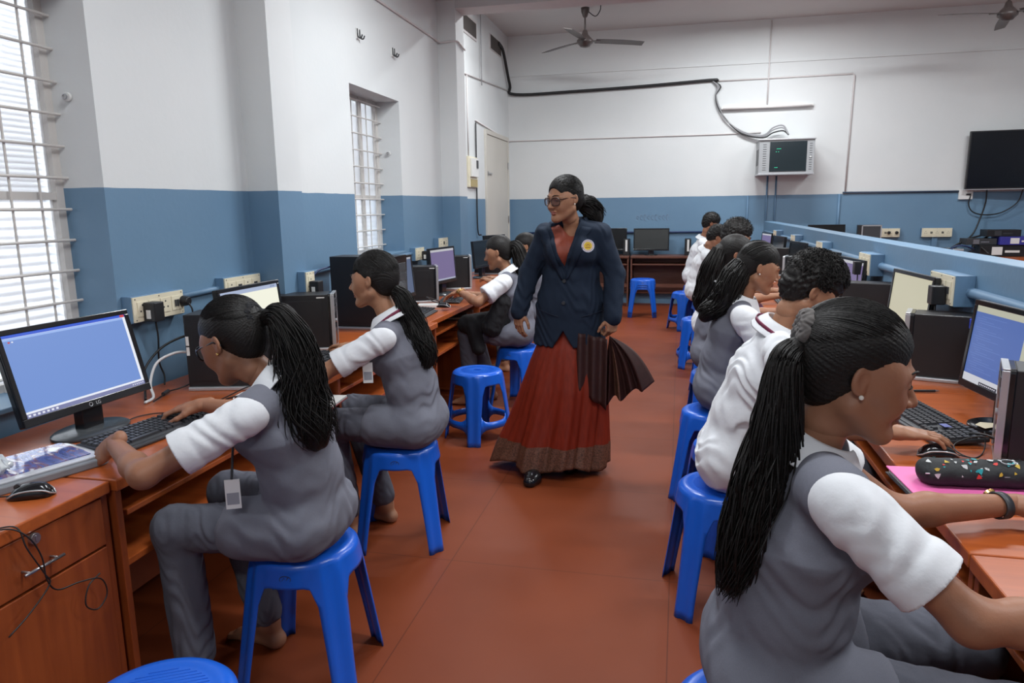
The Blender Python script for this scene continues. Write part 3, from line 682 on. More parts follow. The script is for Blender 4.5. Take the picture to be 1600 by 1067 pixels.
make_monitor((-1.92, 5.80, ZT), radians(-8), 'monitor with purple screen beyond the narrow window', w=.47, zb=.10, tilt=4, screen='mauve')
make_monitor((-1.98, 7.30, ZT), radians(-8), 'switched-off glossy monitor far left below the switchboard', w=.46, h=.28, zb=.11, screen='off')
make_monitor((-2.02, 8.0, ZT), radians(-20), 'switched-off glossy monitor far left in front of door', w=.42, h=.28, zb=.14, screen='off')
make_monitor((-.97, 11.0, ZT), -R90, 'dark monitor on far desk partly behind the teacher', w=.42, h=.34, zb=.06, tilt=2, screen='off', base='round')
make_monitor((-.40, 10.98, ZT), -R90, 'grey-screened monitor alone on far desk above stacked stools', w=.52, h=.33, zb=.065, tilt=3, screen='offmatt', base='round')
rp = lambda y, x, lbl, sc, dr=0, **k: make_monitor((x, y, ZT), pi+radians(dr), lbl, screen=sc, base='round', **k)
rp(2.49, 1.0, 'monitor with blue code window at right edge of the photo', 'code', 7, w=.50, h=.30, zb=.085, tilt=6)
rp(3.60, 1.02, 'monitor with plain cream screen before partition socket', 'cream', 4, w=.48, h=.30, zb=.10, tilt=5)
rp(4.85, 1.03, 'monitor with dim mauve screen behind the boys head', 'mauve', 6, w=.46, h=.29, zb=.09)
rp(5.65, 1.03, 'monitor with blue-lit top edge fourth on the right row', 'bluegrey', 8, w=.46, h=.29, zb=.09)
rp(7.0, 1.03, 'dark monitor fifth on the right row', 'off', 8, w=.46, h=.29, zb=.09)
rp(8.3, 1.03, 'dark monitor sixth on the right row', 'off', 8, w=.46, h=.29, zb=.09)
rp(9.4, 1.03, 'purple-lit monitor farthest on the right row', 'mauve', 8, w=.46, h=.29, zb=.09)
make_monitor((2.02, 10.95, ZT), -R90+.1, 'spare black monitor beyond partition near the wide conduit', w=.50, h=.32, zb=.11, screen='off', base='round')
make_monitor((3.30, 10.8, ZT), -R90, 'low spare monitor lying below the long socket board', w=.48, h=.16, zb=.0, tilt=50, screen='off', base='round')

# ---------------------------------------------------------------- computers: front faces +X, origin bottom centre
def make_cpu(loc, rz, label, L=.36, w=.165, h=.30, stickers=False, trim=True):
    t = thing('computer_tower', label, 'computer', loc, rz, 'black computer towers')
    obj('case', MB().box((-L/2, -w/2, .016), (L/2-.03, w/2, h)), M_black, t, bevel=.003)
    obj('front_bezel', MB().prism(rrect(-w/2-.001, .016, w/2+.001, h+.002, .012), L/2-.03, L/2, axis=0), M_blackg, t, bevel=.002)
    mb = MB()
    for s in (-1, 1): mb.box((L/2-.016, s*(w/2+.001)-.003, .02), (L/2+.003, s*(w/2+.001)+.003, h-.002))
    mb.box((L/2-.016, -w/2-.002, h-.001), (L/2+.003, w/2+.002, h+.0035))
    if trim: obj('silver_trim', mb, M_silver, t, bevel=.002)
    mb = MB().box((L/2, -w*.36, h*.80), (L/2+.004, w*.36, h*.90)).box((L/2, -w*.36, h*.66), (L/2+.003, w*.36, h*.76))
    d = obj('drive_bay', mb, M_dark, t, bevel=.001); obj('power_button', MB().cyl((L/2, 0, h*.5), (L/2+.006, 0, h*.5), .010, 16), M_silver, t)
    obj('base_trim', MB().box((-L/2+.0, -w/2-.012, 0), (L/2, w/2+.012, .016)), M_silver, t, bevel=.004)
    pn = MB().box((-L/2+.03, -w/2-.0015, .04), (L/2-.06, -w/2, h-.03)); obj('side_recess', pn, M_black, t, bevel=.001)
    pt = MB()
    for i in range(5): pt.box((-L/2-.002, -w*.3, h*.2+i*.025), (-L/2, w*.1, h*.2+i*.025+.014))
    obj('rear_ports', pt, M_steel, t)
    if stickers:
        st = MB()
        for z0, z1 in ((h*.60, h*.72), (h*.47, h*.58)): st.box((-L/2+.004, -w/2-.0025, z0), (-L/2+.016, -w/2-.001, z1))
        obj('sticker', st, M_white, t)
    else:
        obj('sticker', MB().box((.06, -w/2-.0025, h-.018), (.10, -w/2-.001, h-.012)), M_white, t)
    return t
c1 = make_cpu((-1.765, 2.60, ZT), radians(14), 'black tower with white stickers behind glasses girls face', stickers=True, h=.31)
make_cpu((-1.885, 3.40, ZT), radians(22), 'black tower with silver edge between cream monitor and second girl', L=.29, h=.29)
t = make_cpu((-1.84, 4.10, ZT), 0, 'tall black tower behind the second girls head', L=.42, h=.44, w=.19, trim=False)
make_cpu((-1.96, 5.34, ZT), radians(24), 'black tower before the purple screen', L=.25, h=.28)
make_cpu((-1.96, 6.27, ZT), radians(20), 'black tower just past the purple screen', L=.26, h=.30)
make_cpu((-2.03, 7.75, ZT), 0, 'black tower on left nearest the switchboard', L=.32, h=.33)
for x, lb in ((-.76, 'slim black tower with white strip beside the grey-screened monitor'), (.13, 'slim black tower with white strip right of grey-screened monitor')):
    t = thing('computer_tower', lb, 'computer', (x, 11.0, ZT), -R90, 'black computer towers')
    obj('case', MB().box((-.13, -.045, 0), (.13, .045, .24)), M_black, t, bevel=.004); obj('white_strip', MB().box((.13, -.012, .06), (.134, .018, .23)), M_white, t, bevel=.002)
cR = [(1.03, 2.14, .32, .27, 'black tower with silver edge at right edge of the photo'), (1.045, 3.03+.18, .24, .27, 'black tower in front of the cream-screened monitor'), (1.02, 4.35, .28, .28, 'black tower before the mauve-screened monitor on right row'),
      (1.02, 5.25, .28, .28, 'black tower fourth on the right row'), (1.02, 6.5, .28, .28, 'black tower fifth on the right row'), (1.02, 7.8, .28, .28, 'black tower sixth on the right row')]
for x, y, L, h, lb in cR: make_cpu((x, y, ZT), pi-radians(19), lb, L=L, h=h, w=.15)

# ---------------------------------------------------------------- keyboards and mice
def make_keyboard(loc, rz, label, w=.44, d=.15, bluekey=False, cord=None):
    """length along local X, front (space bar) edge at -Y"""
    t = thing('keyboard', label, 'keyboard', loc, rz, 'black keyboards')
    R = Matrix.Rotation(radians(4), 3, 'X')
    mb = MB(); mb.box((-w/2, -d/2, .002), (w/2, d/2, .016), R, (0, -d/2, 0)); mb.prism([(-w/2, -d/2-.012), (w/2, -d/2-.012), (w/2-.004, -d/2+.004), (-w/2+.004, -d/2+.004)], .001, .012)
    obj('base', mb, M_dark, t, bevel=.004)
    keys = MB(); kp = .0188; rows = 6
    for r in range(rows):
        y = d/2-.018-r*.0205-(.004 if r > 0 else 0)
        blocks = [(-w/2+.010, 15)] + [(-w/2+.010+15.4*kp, 3), (-w/2+.010+18.8*kp, 4)]
        for bi, (x0, n) in enumerate(blocks):
            if bi == 1 and r in (3, 4): 
                if r == 3: continue
                n0 = [1]
            else: n0 = range(n)
            if bi == 0 and r == 5:
                segs = [(0, 1.3), (1.4, 2.5), (2.6, 3.8), (3.9, 10), (10.1, 11.3), (11.4, 12.6), (12.7, 15)]
                for a, b in segs: key_box(keys, x0+a*kp, x0+b*kp-.002, y, R, d)
                continue
            for k in n0: key_box(keys, x0+k*kp, x0+(k+1)*kp-.0025, y, R, d)
    obj('keys', keys, M_key, t)
    if bluekey: obj('touch_label', MB().box((w*.20, -d*.05, .030), (w*.20+.035, d*.10, .0305)), mat('blue_grey_label', (.12, .14, .35), .4), t)
    if cord: obj('cord', MB().tube(smooth_path(cord), .002, 6), M_cable, t, smooth=True)
    return t
def key_box(mb, x0, x1, y, R, d):
    c = Vector((0, -d/2, 0)); e = .0015
    vs = [(x0, y-.0088, .016), (x1, y-.0088, .016), (x1, y+.0088, .016), (x0, y+.0088, .016), (x0+e, y-.0068, .0235), (x1-e, y-.0068, .0235), (x1-e, y+.0072, .0235), (x0+e, y+.0072, .0235)]
    mb.add([c+R@(Vector(v)-c) for v in vs], [(4, 5, 6, 7), (0, 1, 5, 4), (1, 2, 6, 5), (2, 3, 7, 6), (3, 0, 4, 7)])
def make_mouse(loc, rz, label, silver=True, cord=None):
    """nose toward local +X"""
    t = thing('computer_mouse', label, 'mouse', loc, rz, 'black computer mice')
    V = []; F = []; n, m_ = 14, 12
    for i in range(n+1):
        u = i/n; x = -.055+.11*u; w_ = .030*(1-(abs(2*u-1))**3)**.5*(1-.12*sin(pi*u))+.0005; h_ = .036*(1-(abs(1.7*u-.75))**2.4*.9) if u < .97 else .010
        h_ = max(.004, h_)*min(1, (1-(abs(2*u-1))**4)+.15)
        for k in range(m_+1):
            a = pi*k/m_; V.append((x, w_*cos(a), .002+h_*sin(a)**.8))
    for i in range(n):
        for k in range(m_): F.append((i*(m_+1)+k, (i+1)*(m_+1)+k, (i+1)*(m_+1)+k+1, i*(m_+1)+k+1))
    F.append(tuple(range(m_, -1, -1))); F.append(tuple(n*(m_+1)+k for k in range(m_+1)))
    for i in range(n): F.append((i*(m_+1), i*(m_+1)+m_, (i+1)*(m_+1)+m_, (i+1)*(m_+1)))
    obj('shell', MB().add(V, F), M_blackg, t, smooth=True)
    if silver:
        pts = []
        for i in range(n+1):
            b = i*(m_+1)+2; pts.append(V[b])
        for i in range(n, -1, -1):
            b = i*(m_+1)+m_-2; pts.append(V[b])
        obj('silver_band', MB().tube(pts, .0024, 6, closed=True), M_silver, t, smooth=True)
    obj('scroll_wheel', MB().cyl((.028, -.004, .030), (.028, .004, .030), .008, 12), M_dark, t)
    if cord: obj('cord', MB().tube(smooth_path(cord), .0019, 6), M_cable, t, smooth=True)
    return t
# left row: user sits at +x, so the keyboard front edge (-Y local) points to +x : rz = +90
make_keyboard((-1.665, 1.95, ZT), R90+radians(-7), 'black keyboard under the hand of the girl with glasses')
make_keyboard((-1.66, 3.00, ZT), R90+radians(-4), 'black keyboard before the second girl on the left')
make_keyboard((-1.72, 4.60, ZT), R90+radians(4), 'closed black keyboard near corner of desk behind empty stool', w=.40)
make_keyboard((-1.74, 5.42, ZT), R90+radians(10), 'black keyboard under the bracelet girls hand', w=.40)
make_keyboard((.80, 2.50, ZT), -R90+radians(10), 'black keyboard beside the boys hand on right row', bluekey=True)
make_keyboard((.80, 3.75, ZT), -R90, 'black keyboard before the long-haired girl in grey')
make_keyboard((.80, 5.6, ZT), -R90, 'black keyboard before the curly-haired boy')
make_mouse((-1.60, 1.425, ZT), radians(210), 'silver-edged black mouse on the near left desk corner', cord=[(.05, 0, .008), (.09, -.01, .004), (.13, .03, .003), (.15, .10, .003)])
make_mouse((-1.645, 3.29, ZT), radians(185), 'black mouse under the second girls right hand', silver=False, cord=[(.05, 0, .008), (.10, 0, .003), (.14, .04, .003), (.12, .09, .003), (.16, .13, .003)])
make_mouse((-1.63, 4.88, ZT+.02), radians(170), 'silver-edged mouse on grey keyboard past second girl')
make_mouse((-1.74, 5.70, ZT), radians(190), 'black mouse under the bracelet girls hand', silver=False)
make_mouse((.735, 2.175, ZT), radians(5), 'silver-edged black mouse under the boys right hand', cord=[(.05, 0, .008), (.09, -.01, .003), (.13, .03, .003), (.15, .06, .02), (.16, .09, .05)])
# ================================================================ sculpting by signed distance (round cones and ellipsoids, smoothly joined)
f32 = np.float32
def A(*v): return np.array(v if len(v) > 1 else v[0], dtype=float)
def nrm(v): v = np.asarray(v, float); return v/np.linalg.norm(v)
def cap(a, b, ra, rb=None, w=None, f=1.0, k=.02, mode='add'): return ('cap', A(a), A(b), ra, ra if rb is None else rb, None if w is None else nrm(w), f, k, mode)
def ell(c, r, R=None, k=.02, mode='add'): return ('ell', A(c), A(r), None if R is None else np.asarray(R, float), k, mode)
def cut(p, n): return ('cut', A(p), nrm(n))
def fn(func, lo, hi): return ('fn', func, A(lo), A(hi))
class Vol:
    def __init__(s, prims, h, off=0.0, noise=None, pad=0.03):
        lo = np.full(3, 1e9); hi = -lo
        for p in prims:
            if p[0] in ('cap', 'ell') and p[-1] == 'add':
                a, b = s.bounds(p); lo = np.minimum(lo, a); hi = np.maximum(hi, b)
        lo -= off+pad*.5+3*h; hi += off+pad*.5+3*h
        s.h = h; s.lo = lo; n = np.ceil((hi-lo)/h).astype(int)+1; s.n = n
        s.ax = [(lo[i]+h*np.arange(n[i])).astype(f32) for i in range(3)]
        s.D = np.full(n, .5, f32)
        for p in prims: s.apply(p)
        if off: s.D -= f32(off)
        if noise is not None:
            X, Y, Z = s.ax[0][:, None, None], s.ax[1][None, :, None], s.ax[2][None, None, :]; s.D += noise(X, Y, Z).astype(f32)
    @staticmethod
    def bounds(p):
        if p[0] == 'cap':
            r = max(p[3], p[4])*max(1, p[6]); return np.minimum(p[1], p[2])-r, np.maximum(p[1], p[2])+r
        r = max(p[2]); return p[1]-r, p[1]+r
    def slab(s, lo, hi):
        i0 = np.clip(np.floor((lo-s.lo)/s.h).astype(int), 0, s.n); i1 = np.clip(np.ceil((hi-s.lo)/s.h).astype(int)+1, 0, s.n)
        return tuple(slice(a, b) for a, b in zip(i0, i1))
    def apply(s, p):
        if p[0] == 'cut':
            X, Y, Z = s.ax[0][:, None, None], s.ax[1][None, :, None], s.ax[2][None, None, :]
            q, n = p[1], p[2]; s.D = np.maximum(s.D, ((X-q[0])*n[0]+(Y-q[1])*n[1]+(Z-q[2])*n[2]).astype(f32)); return
        if p[0] == 'fn':
            sl = s.slab(p[2], p[3]); X, Y, Z = s.ax[0][sl[0]][:, None, None], s.ax[1][sl[1]][None, :, None], s.ax[2][sl[2]][None, None, :]
            s.D[sl] = p[1](s.D[sl], X, Y, Z); return
        k = p[-2]; mode = p[-1]; lo, hi = s.bounds(p); m = k+.045 if mode == 'add' else k+.01
        sl = s.slab(lo-m, hi+m)
        if any(q.stop <= q.start for q in sl): return
        X, Y, Z = s.ax[0][sl[0]][:, None, None], s.ax[1][sl[1]][None, :, None], s.ax[2][sl[2]][None, None, :]
        if p[0] == 'cap':
            a, b, ra, rb, w, f = p[1:7]; ab = b-a; L2 = max(1e-9, float(ab@ab))
            px, py, pz = X-f32(a[0]), Y-f32(a[1]), Z-f32(a[2])
            t = np.clip((px*ab[0]+py*ab[1]+pz*ab[2])/L2, 0, 1).astype(f32)
            qx, qy, qz = px-t*f32(ab[0]), py-t*f32(ab[1]), pz-t*f32(ab[2])
            if w is not None:
                c = (qx*w[0]+qy*w[1]+qz*w[2])*(1-1/f); qx = qx-c*w[0]; qy = qy-c*w[1]; qz = qz-c*w[2]
            d = np.sqrt(qx*qx+qy*qy+qz*qz)-(ra+(rb-ra)*t)
        else:
            c, r, R = p[1], p[2], p[3]; px, py, pz = X-f32(c[0]), Y-f32(c[1]), Z-f32(c[2])
            if R is None: u = (px, py, pz)
            else: u = [px*R[i][0]+py*R[i][1]+pz*R[i][2] for i in range(3)]
            k0 = np.sqrt((u[0]/r[0])**2+(u[1]/r[1])**2+(u[2]/r[2])**2); k1 = np.sqrt((u[0]/r[0]**2)**2+(u[1]/r[1]**2)**2+(u[2]/r[2]**2)**2)+1e-6
            d = k0*(k0-1)/k1
        d = d.astype(f32); D = s.D[sl]
        if mode == 'add':
            if k > 0: hh = np.maximum(k-np.abs(D-d), 0)/k; s.D[sl] = np.minimum(D, d)-hh*hh*k*.25
            else: s.D[sl] = np.minimum(D, d)
        else:
            d = -d; hh = np.maximum(k-np.abs(D-d), 0)/max(k, 1e-6); s.D[sl] = np.maximum(D, d)+hh*hh*k*.25
    def sample(s, p):
        i = np.clip(np.round((np.asarray(p)-s.lo)/s.h).astype(int), 0, s.n-1); return s.D[i[0], i[1], i[2]]
    def hit(s, p, d, L=.4, step=.002):
        """march from outside point p along d until inside; returns surface point"""
        p = A(p); d = nrm(d); q = 0; prev = None
        while q < L:
            v = s.sample(p+d*q)
            if v < 0: return p+d*(q+v)
            q += max(step, v*.5)
        return p+d*L
    def mesh(s):
        D, h, lo = s.D, s.h, s.lo; I = D < 0
        c = I[:-1, :-1, :-1].astype(np.int8)
        for o in ((1,0,0),(0,1,0),(0,0,1),(1,1,0),(1,0,1),(0,1,1),(1,1,1)):
            c = c+I[o[0]:D.shape[0]-1+o[0], o[1]:D.shape[1]-1+o[1], o[2]:D.shape[2]-1+o[2]]
        act = np.argwhere((c > 0) & (c < 8)); vm = np.full(c.shape, -1, np.int32); vm[act[:, 0], act[:, 1], act[:, 2]] = np.arange(len(act))
        offs = [(i, j, k) for i in (0, 1) for j in (0, 1) for k in (0, 1)]
        val = {o: D[act[:, 0]+o[0], act[:, 1]+o[1], act[:, 2]+o[2]] for o in offs}
        S = np.zeros((len(act), 3)); N = np.zeros(len(act))
        for o in offs:
            for ax in range(3):
                if o[ax] == 0:
                    q = list(o); q[ax] = 1; q = tuple(q); a, b = val[o], val[q]; m = (a < 0) != (b < 0)
                    t = np.where(m, a/np.where(m, a-b, 1), 0)
                    for e in range(3): S[:, e] += m*(o[e]+(t if e == ax else 0))
                    N += m
        V = lo+h*(act+S/N[:, None]); F = []
        for ax in range(3):
            sa = [slice(None)]*3; sb = [slice(None)]*3; sa[ax] = slice(0, -1); sb[ax] = slice(1, None)
            u, v = [(1, 2), (2, 0), (0, 1)][ax]
            m = I[tuple(sa)] != I[tuple(sb)]; e = np.argwhere(m)
            e = e[(e[:, u] > 0) & (e[:, v] > 0) & (e[:, u] < c.shape[u]) & (e[:, v] < c.shape[v])]
            def at_(du, dv):
                q = e.copy(); q[:, u] -= du; q[:, v] -= dv; return vm[q[:, 0], q[:, 1], q[:, 2]]
            quad = np.stack([at_(1, 1), at_(0, 1), at_(0, 0), at_(1, 0)], 1)
            ins = I[e[:, 0], e[:, 1], e[:, 2]]; quad[~ins] = quad[~ins][:, ::-1]; F.append(quad)
        F = np.concatenate(F); F = F[(F >= 0).all(1)]
        return V, F
def join(parts):
    V, F, o = [], [], 0
    for v, f in parts: V.append(v); F.append(np.asarray(f)+o); o += len(v)
    return np.concatenate(V), np.concatenate(F)
def relax(V, F, it=2, k=.5):
    for _ in range(it):
        S = np.zeros_like(V); N = np.zeros(len(V))
        for i in range(4):
            a, b = F[:, i], F[:, (i+1) % 4]
            for e in range(3): S[:, e] += np.bincount(a, V[b, e], len(V))+np.bincount(b, V[a, e], len(V))
            N += np.bincount(a, minlength=len(V))+np.bincount(b, minlength=len(V))
        V = V*(1-k)+k*S/np.maximum(N, 1)[:, None]
    return V
def strands(P, r, sides=3):
    """P (N,M,3) paths, r (N,M) or (M,) radii -> tubes"""
    N, M, _ = P.shape; T = np.gradient(P, axis=1); T /= np.linalg.norm(T, axis=2, keepdims=True)+1e-9
    ref = np.array([.31, .52, .79]); U = np.cross(T, ref); U /= np.linalg.norm(U, axis=2, keepdims=True)+1e-9; W = np.cross(T, U)
    r = np.broadcast_to(np.asarray(r, float), (N, M)); V = np.zeros((N, M, sides, 3))
    for k in range(sides):
        a = 2*pi*k/sides; V[:, :, k] = P+(U*cos(a)+W*sin(a))*r[..., None]
    base = (np.arange(N)*M*sides)[:, None, None]+(np.arange(M-1)*sides)[None, :, None]; k = np.arange(sides)[None, None, :]; k2 = (k+1) % sides
    F = np.stack([base+k, base+k2, base+sides+k2, base+sides+k], -1).reshape(-1, 4)
    return V.reshape(-1, 3), F
def npobj(name, VF, m_, parent, origin=(0, 0, 0), smooth=True, mi=None):
    V, F = VF; me = mesh_np(name, V-np.asarray(origin), F); o = link(name, me, m_, parent, smooth)
    if mi is not None: me.polygons.foreach_set('material_index', np.asarray(mi, np.int32))
    return o

# ---------------------------------------------------------------- people materials
def skin(name, col): return mat(name, col, .48, spec=.35, noise=(14, .06), sss=.08, bump=(180, .05))
SK = {'tan': skin('skin_tan', (0.36, 0.175, 0.10)), 'brown': skin('skin_brown', (0.31, 0.142, 0.082)), 'deep': skin('skin_deep', (0.20, 0.088, 0.050)), 'fair': skin('skin_fair', (0.46, 0.235, 0.145))}
LIP = {'tan': mat('lips_tan', (.30, .10, .075), .4), 'brown': mat('lips_brown', (.22, .075, .055), .4), 'deep': mat('lips_deep', (.16, .06, .05), .4), 'fair': mat('lips_fair', (.36, .10, .085), .4)}
M_hair = mat('black_hair', (0.0095, 0.0080, 0.0072), .52, spec=.30, bump=(220, .2))
M_shirt = mat('white_shirt_cotton', (0.74, 0.755, 0.78), .85, bump=(26, .22), sheen=.1)
M_vest = mat('grey_waistcoat_cloth', (0.165, 0.170, 0.205), .9, noise=(900, .10), bump=(18, .25), spec=.2)
M_trous = mat('grey_trouser_cloth', (0.115, 0.120, 0.148), .9, noise=(900, .10), bump=(16, .35), spec=.2)
M_navy = mat('navy_blazer_cloth', (0.0115, 0.020, 0.038), .85, bump=(16, .3), spec=.25)
M_blackcloth = mat('black_cloth', (0.008, 0.008, 0.010), .9, bump=(30, .3))
M_saree = mat('rust_red_silk', (0.20, 0.019, 0.006), .6, noise=(60, .15, (1, 1, .15)), spec=.25)
M_blouse = mat('brick_red_blouse', (0.26, 0.050, 0.025), .6, noise=(30, .12))
M_border = mat('brown_gold_saree_border', (0.14, 0.062, 0.038), .5, noise=(120, .55), metal=.15)
M_pallu = mat('dark_maroon_pallu', (0.036, 0.009, 0.007), .6, noise=(40, .2))
M_gold = mat('gold', (.75, .48, .18), .25, metal=1)
M_maroon = mat('maroon_ribbon', (0.16, 0.008, 0.045), .6)
M_eye = mat('eye_white', (.62, .58, .55), .2); M_iris = mat('eye_dark', (.012, .008, .006), .1)
M_lens = mat('spectacle_lens', (.8, .85, .9), .05, alpha=.22)
M_lens2 = mat('tinted_spectacle_lens', (.12, .06, .06), .08, alpha=.42)
M_pearl = mat('pearl', (.85, .8, .72), .15)

# ---------------------------------------------------------------- canonical head: +Y forward, +X its right, +Z up, origin between the ears at eye height
def head_prims():
    p = [ell((0, -.014, .036), (.073, .090, .078), k=.02), ell((0, .026, -.018), (.060, .062, .084), k=.03)]
    for s in (-1, 1):
        p += [cap((s*.052, -.002, -.052), (s*.018, .062, -.092), .019, .017, k=.03), ell((s*.036, .057, -.030), (.024, .026, .026), k=.025),
              cap((s*.012, .084, .019), (s*.042, .070, .017), .0095, .007, k=.014), ell((s*.058, .030, .006), (.016, .03, .03), k=.03)]
    p += [ell((0, .074, -.098), (.019, .015, .015), k=.02), cap((0, .084, .006), (0, .1055, -.030), .0062, .0100, k=.014)]
    for s in (-1, 1): p += [ell((s*.0115, .094, -.034), (.0075, .0085, .0065), k=.008)]
    for s in (-1, 1): p += [ell((s*.031, .090, .000), (.0165, .0115, .0105), k=.012, mode='sub')]
    for s in (-1, 1): p += [ell((s*.031, .0715, .000), (.0150, .0135, .0125), k=.004), ell((s*.031, .0875, -.0030), (.0125, .0085, .0034), k=.002, mode='sub')]
    p += [ell((0, .0855, -.0575), (.0215, .0085, .0050), k=.007), ell((0, .0845, -.0675), (.0185, .0090, .0060), k=.007), cap((-.022, .0885, -.0622), (.022, .0885, -.0622), .0011, k=.002, mode='sub'),
          ell((0, .094, -.0465), (.003, .004, .006), k=.005, mode='sub')]
    for s in (-1, 1):
        R = np.array([[cos(s*.35), sin(s*.35), 0], [-sin(s*.35), cos(s*.35), 0], [0, 0, 1]])
        p += [ell((s*.0770, -.008, .000), (.0068, .0145, .0245), R, k=.005), ell((s*.0735, -.003, -.018), (.0055, .008, .009), k=.005),
              ell((s*.0840, -.004, .003), (.0048, .0088, .0155), R, k=.003, mode='sub')]
    p += [cap((0, -.016, -.05), (0, -.024, -.095), .045, .044, k=.025)]
    return p
HEAD = {}
def head_mesh(h):
    if h not in HEAD:
        V, F = Vol(head_prims(), h).mesh(); V = relax(V, F, 1, .3)
        c = V[F].mean(1); lip = (np.abs(c[:, 0]) < .0215) & (c[:, 1] > .082) & (np.abs(c[:, 2]+.0625) < .0105*(1-(c[:, 0]/.024)**2))
        HEAD[h] = (V, F, lip.astype(np.int32))
    return HEAD[h]
def hair_cap(h, knot, style):
    K = A(knot)
    p = [ell((0, -.015, .040), (.0815, .0985, .0865), k=.02), ell((0, -.052, -.008), (.067, .056, .066), k=.03)]
    face = {'girl': ((0, .092, -.022), (.063, .080, .087)), 'boy': ((0, .100, -.035), (.070, .088, .088)), 'fringe': ((0, .098, -.045), (.066, .078, .088))}[style]
    p += [ell(face[0], face[1], k=.012, mode='sub')]
    for s in (-1, 1): p += [ell((s*.090, .004, -.012), (.024, .027, .034), k=.008, mode='sub'), ell((s*.07, .035, -.075), (.05, .06, .05), k=.01, mode='sub')]
    p += [cut((0, -.05, -.072), (0, .35, -1))]
    if style == 'boy':
        p = [ell((0, -.012, .048), (.087, .104, .092), k=.02)]+p
        def nz(X, Y, Z): return .0035*(np.sin(95*X+3*np.sin(60*Z))*np.sin(88*Y+2*np.sin(70*X))*np.sin(92*Z+2*np.sin(50*Y)))+.002*np.sin(200*X+4*np.sin(90*Y))*np.sin(190*Z)
    else:
        def nz(X, Y, Z):
            a = np.arctan2(X-K[0], (Z-K[2])*1.0+.25*(Y-K[1])+1e-4); rr = np.sqrt((X-K[0])**2+(Z-K[2])**2)
            return (.0005*np.sin(70*a+2*np.sin(11*a))+.0004*np.sin(131*a))*np.clip(rr/.03, 0, 1)
    V, F = Vol(p, h, noise=nz).mesh(); return V, F
def scalp_strands(knot, n, r, style):
    K = A(knot); out = []; M = 12; rng = np.random.default_rng(3)
    c = A(0, -.015, .040); R = A(.0825, .0995, .0875); t = np.linspace(0, 1, M)
    kd = (K-c)/R; kd /= np.linalg.norm(kd)
    for i in range(n):
        a = rng.uniform(-2.35, 2.35); hi_ = (rng.uniform(0, .75) if i % 5 < 2 else 0); elev = .60-.57*abs(a/2.35)**1.6+rng.uniform(-.10, .12)+hi_   # hairline over the forehead to the nape
        d = A(sin(a)*cos(elev), cos(a)*cos(elev), sin(elev)); d /= np.linalg.norm(d)
        om = math.acos(np.clip(d@kd, -1, 1))+1e-3; P = (np.sin((1-t)*om)[:, None]*d+np.sin(t*om)[:, None]*kd)/sin(om)
        P /= np.linalg.norm(P, axis=1, keepdims=True); s = ((.935 if not hi_ else .985)+(.065 if not hi_ else .015)*np.clip(t*4.5, 0, 1)**.6)+.010*np.sin(t*pi)*rng.uniform(.2, 1.4)
        out.append(c+P*R*s[:, None])
    return strands(np.array(out), np.linspace(r, r*.8, M))
def curls(n, seed=5, L=.028):
    rng = np.random.default_rng(seed); c = A(0, -.010, .050); R = A(.086, .103, .092); out = []; M = 7; t = np.linspace(0, 1, M)
    while len(out) < n:
        d = nrm(rng.normal(size=3))
        if d[2] < -.30-.2*(d[1] < 0) or (d[1] > .35 and d[2] < .28): continue
        if abs(d[0]) > .8 and d[2] < -.25: continue
        p0 = c+d*R*.97; u = nrm(np.cross(d, rng.normal(size=3))); w_ = np.cross(d, u); ph = rng.uniform(0, 6.28); rad = rng.uniform(.004, .008)
        q = p0+np.outer(t*L*.45, d)+np.outer(rad*np.cos(ph+t*5.5)-rad*cos(ph)+t*L*.4, u)+np.outer(rad*np.sin(ph+t*5.5)-rad*sin(ph), w_); out.append(q)
    return strands(np.array(out), np.linspace(.0019, .0009, M))
def ponytail(guide, R, n, r=.0016, wave=.006, seed=1, M=26, flat=None, frizz=0):
    """guide: list of points; R: list of radii along it"""
    rng = np.random.default_rng(seed); g = np.array([list(p) for p in smooth_path(guide, 8)]); s = np.linspace(0, len(g)-1, M)
    G = np.stack([np.interp(s, np.arange(len(g)), g[:, e]) for e in range(3)], 1); rad = np.interp(np.linspace(0, len(R)-1, M), np.arange(len(R)), R)
    T = np.gradient(G, axis=0); T /= np.linalg.norm(T, axis=1, keepdims=True); ref = A(0, 1, 0) if flat is None else A(flat)
    U = ref-T*(T@ref)[:, None]; U /= np.linalg.norm(U, axis=1, keepdims=True)+1e-9; W = np.cross(T, U); t = np.linspace(0, 1, M); out = []
    for i in range(n):
        rr = rng.uniform(.15, 1)**.5; a = rng.uniform(0, 2*pi); tw = rng.uniform(-.5, .5); end = rng.uniform(.78, 1.0) if rng.random() < .8 else rng.uniform(.55, .9)
        tt = t*end; idx = tt*(M-1); Gi = np.stack([np.interp(idx, np.arange(M), G[:, e]) for e in range(3)], 1); Ui = np.stack([np.interp(idx, np.arange(M), U[:, e]) for e in range(3)], 1); Wi = np.stack([np.interp(idx, np.arange(M), W[:, e]) for e in range(3)], 1)
        ri = np.interp(idx, np.arange(M), rad)*rr; ph = rng.uniform(0, 6.28)*.35; fq = rng.uniform(9, 14)
        wv = wave*(.3+.7*t)*np.sin(fq*t+ph); wv2 = wave*t*np.sin(fq*.8*t+ph*2+1)
        fz = frizz*t**2*rng.normal()
        out.append(Gi+Ui*(ri*np.cos(a+tw*t)+wv+fz)[:, None]+Wi*(ri*np.sin(a+tw*t)+wv2)[:, None])
    SV = strands(np.array(out), np.concatenate([np.full(M-4, 1.0), [.9, .7, .5, .25]])*r*2.0)
    pr = [cap(G[i], G[i+1], max(.003, rad[i]*.80), max(.003, rad[i+1]*.80), k=.01) for i in range(0, M-3)]
    return join([SV, Vol(pr, .005, noise=lambda X, Y, Z: .0015*np.sin(150*X+160*Y)).mesh()])

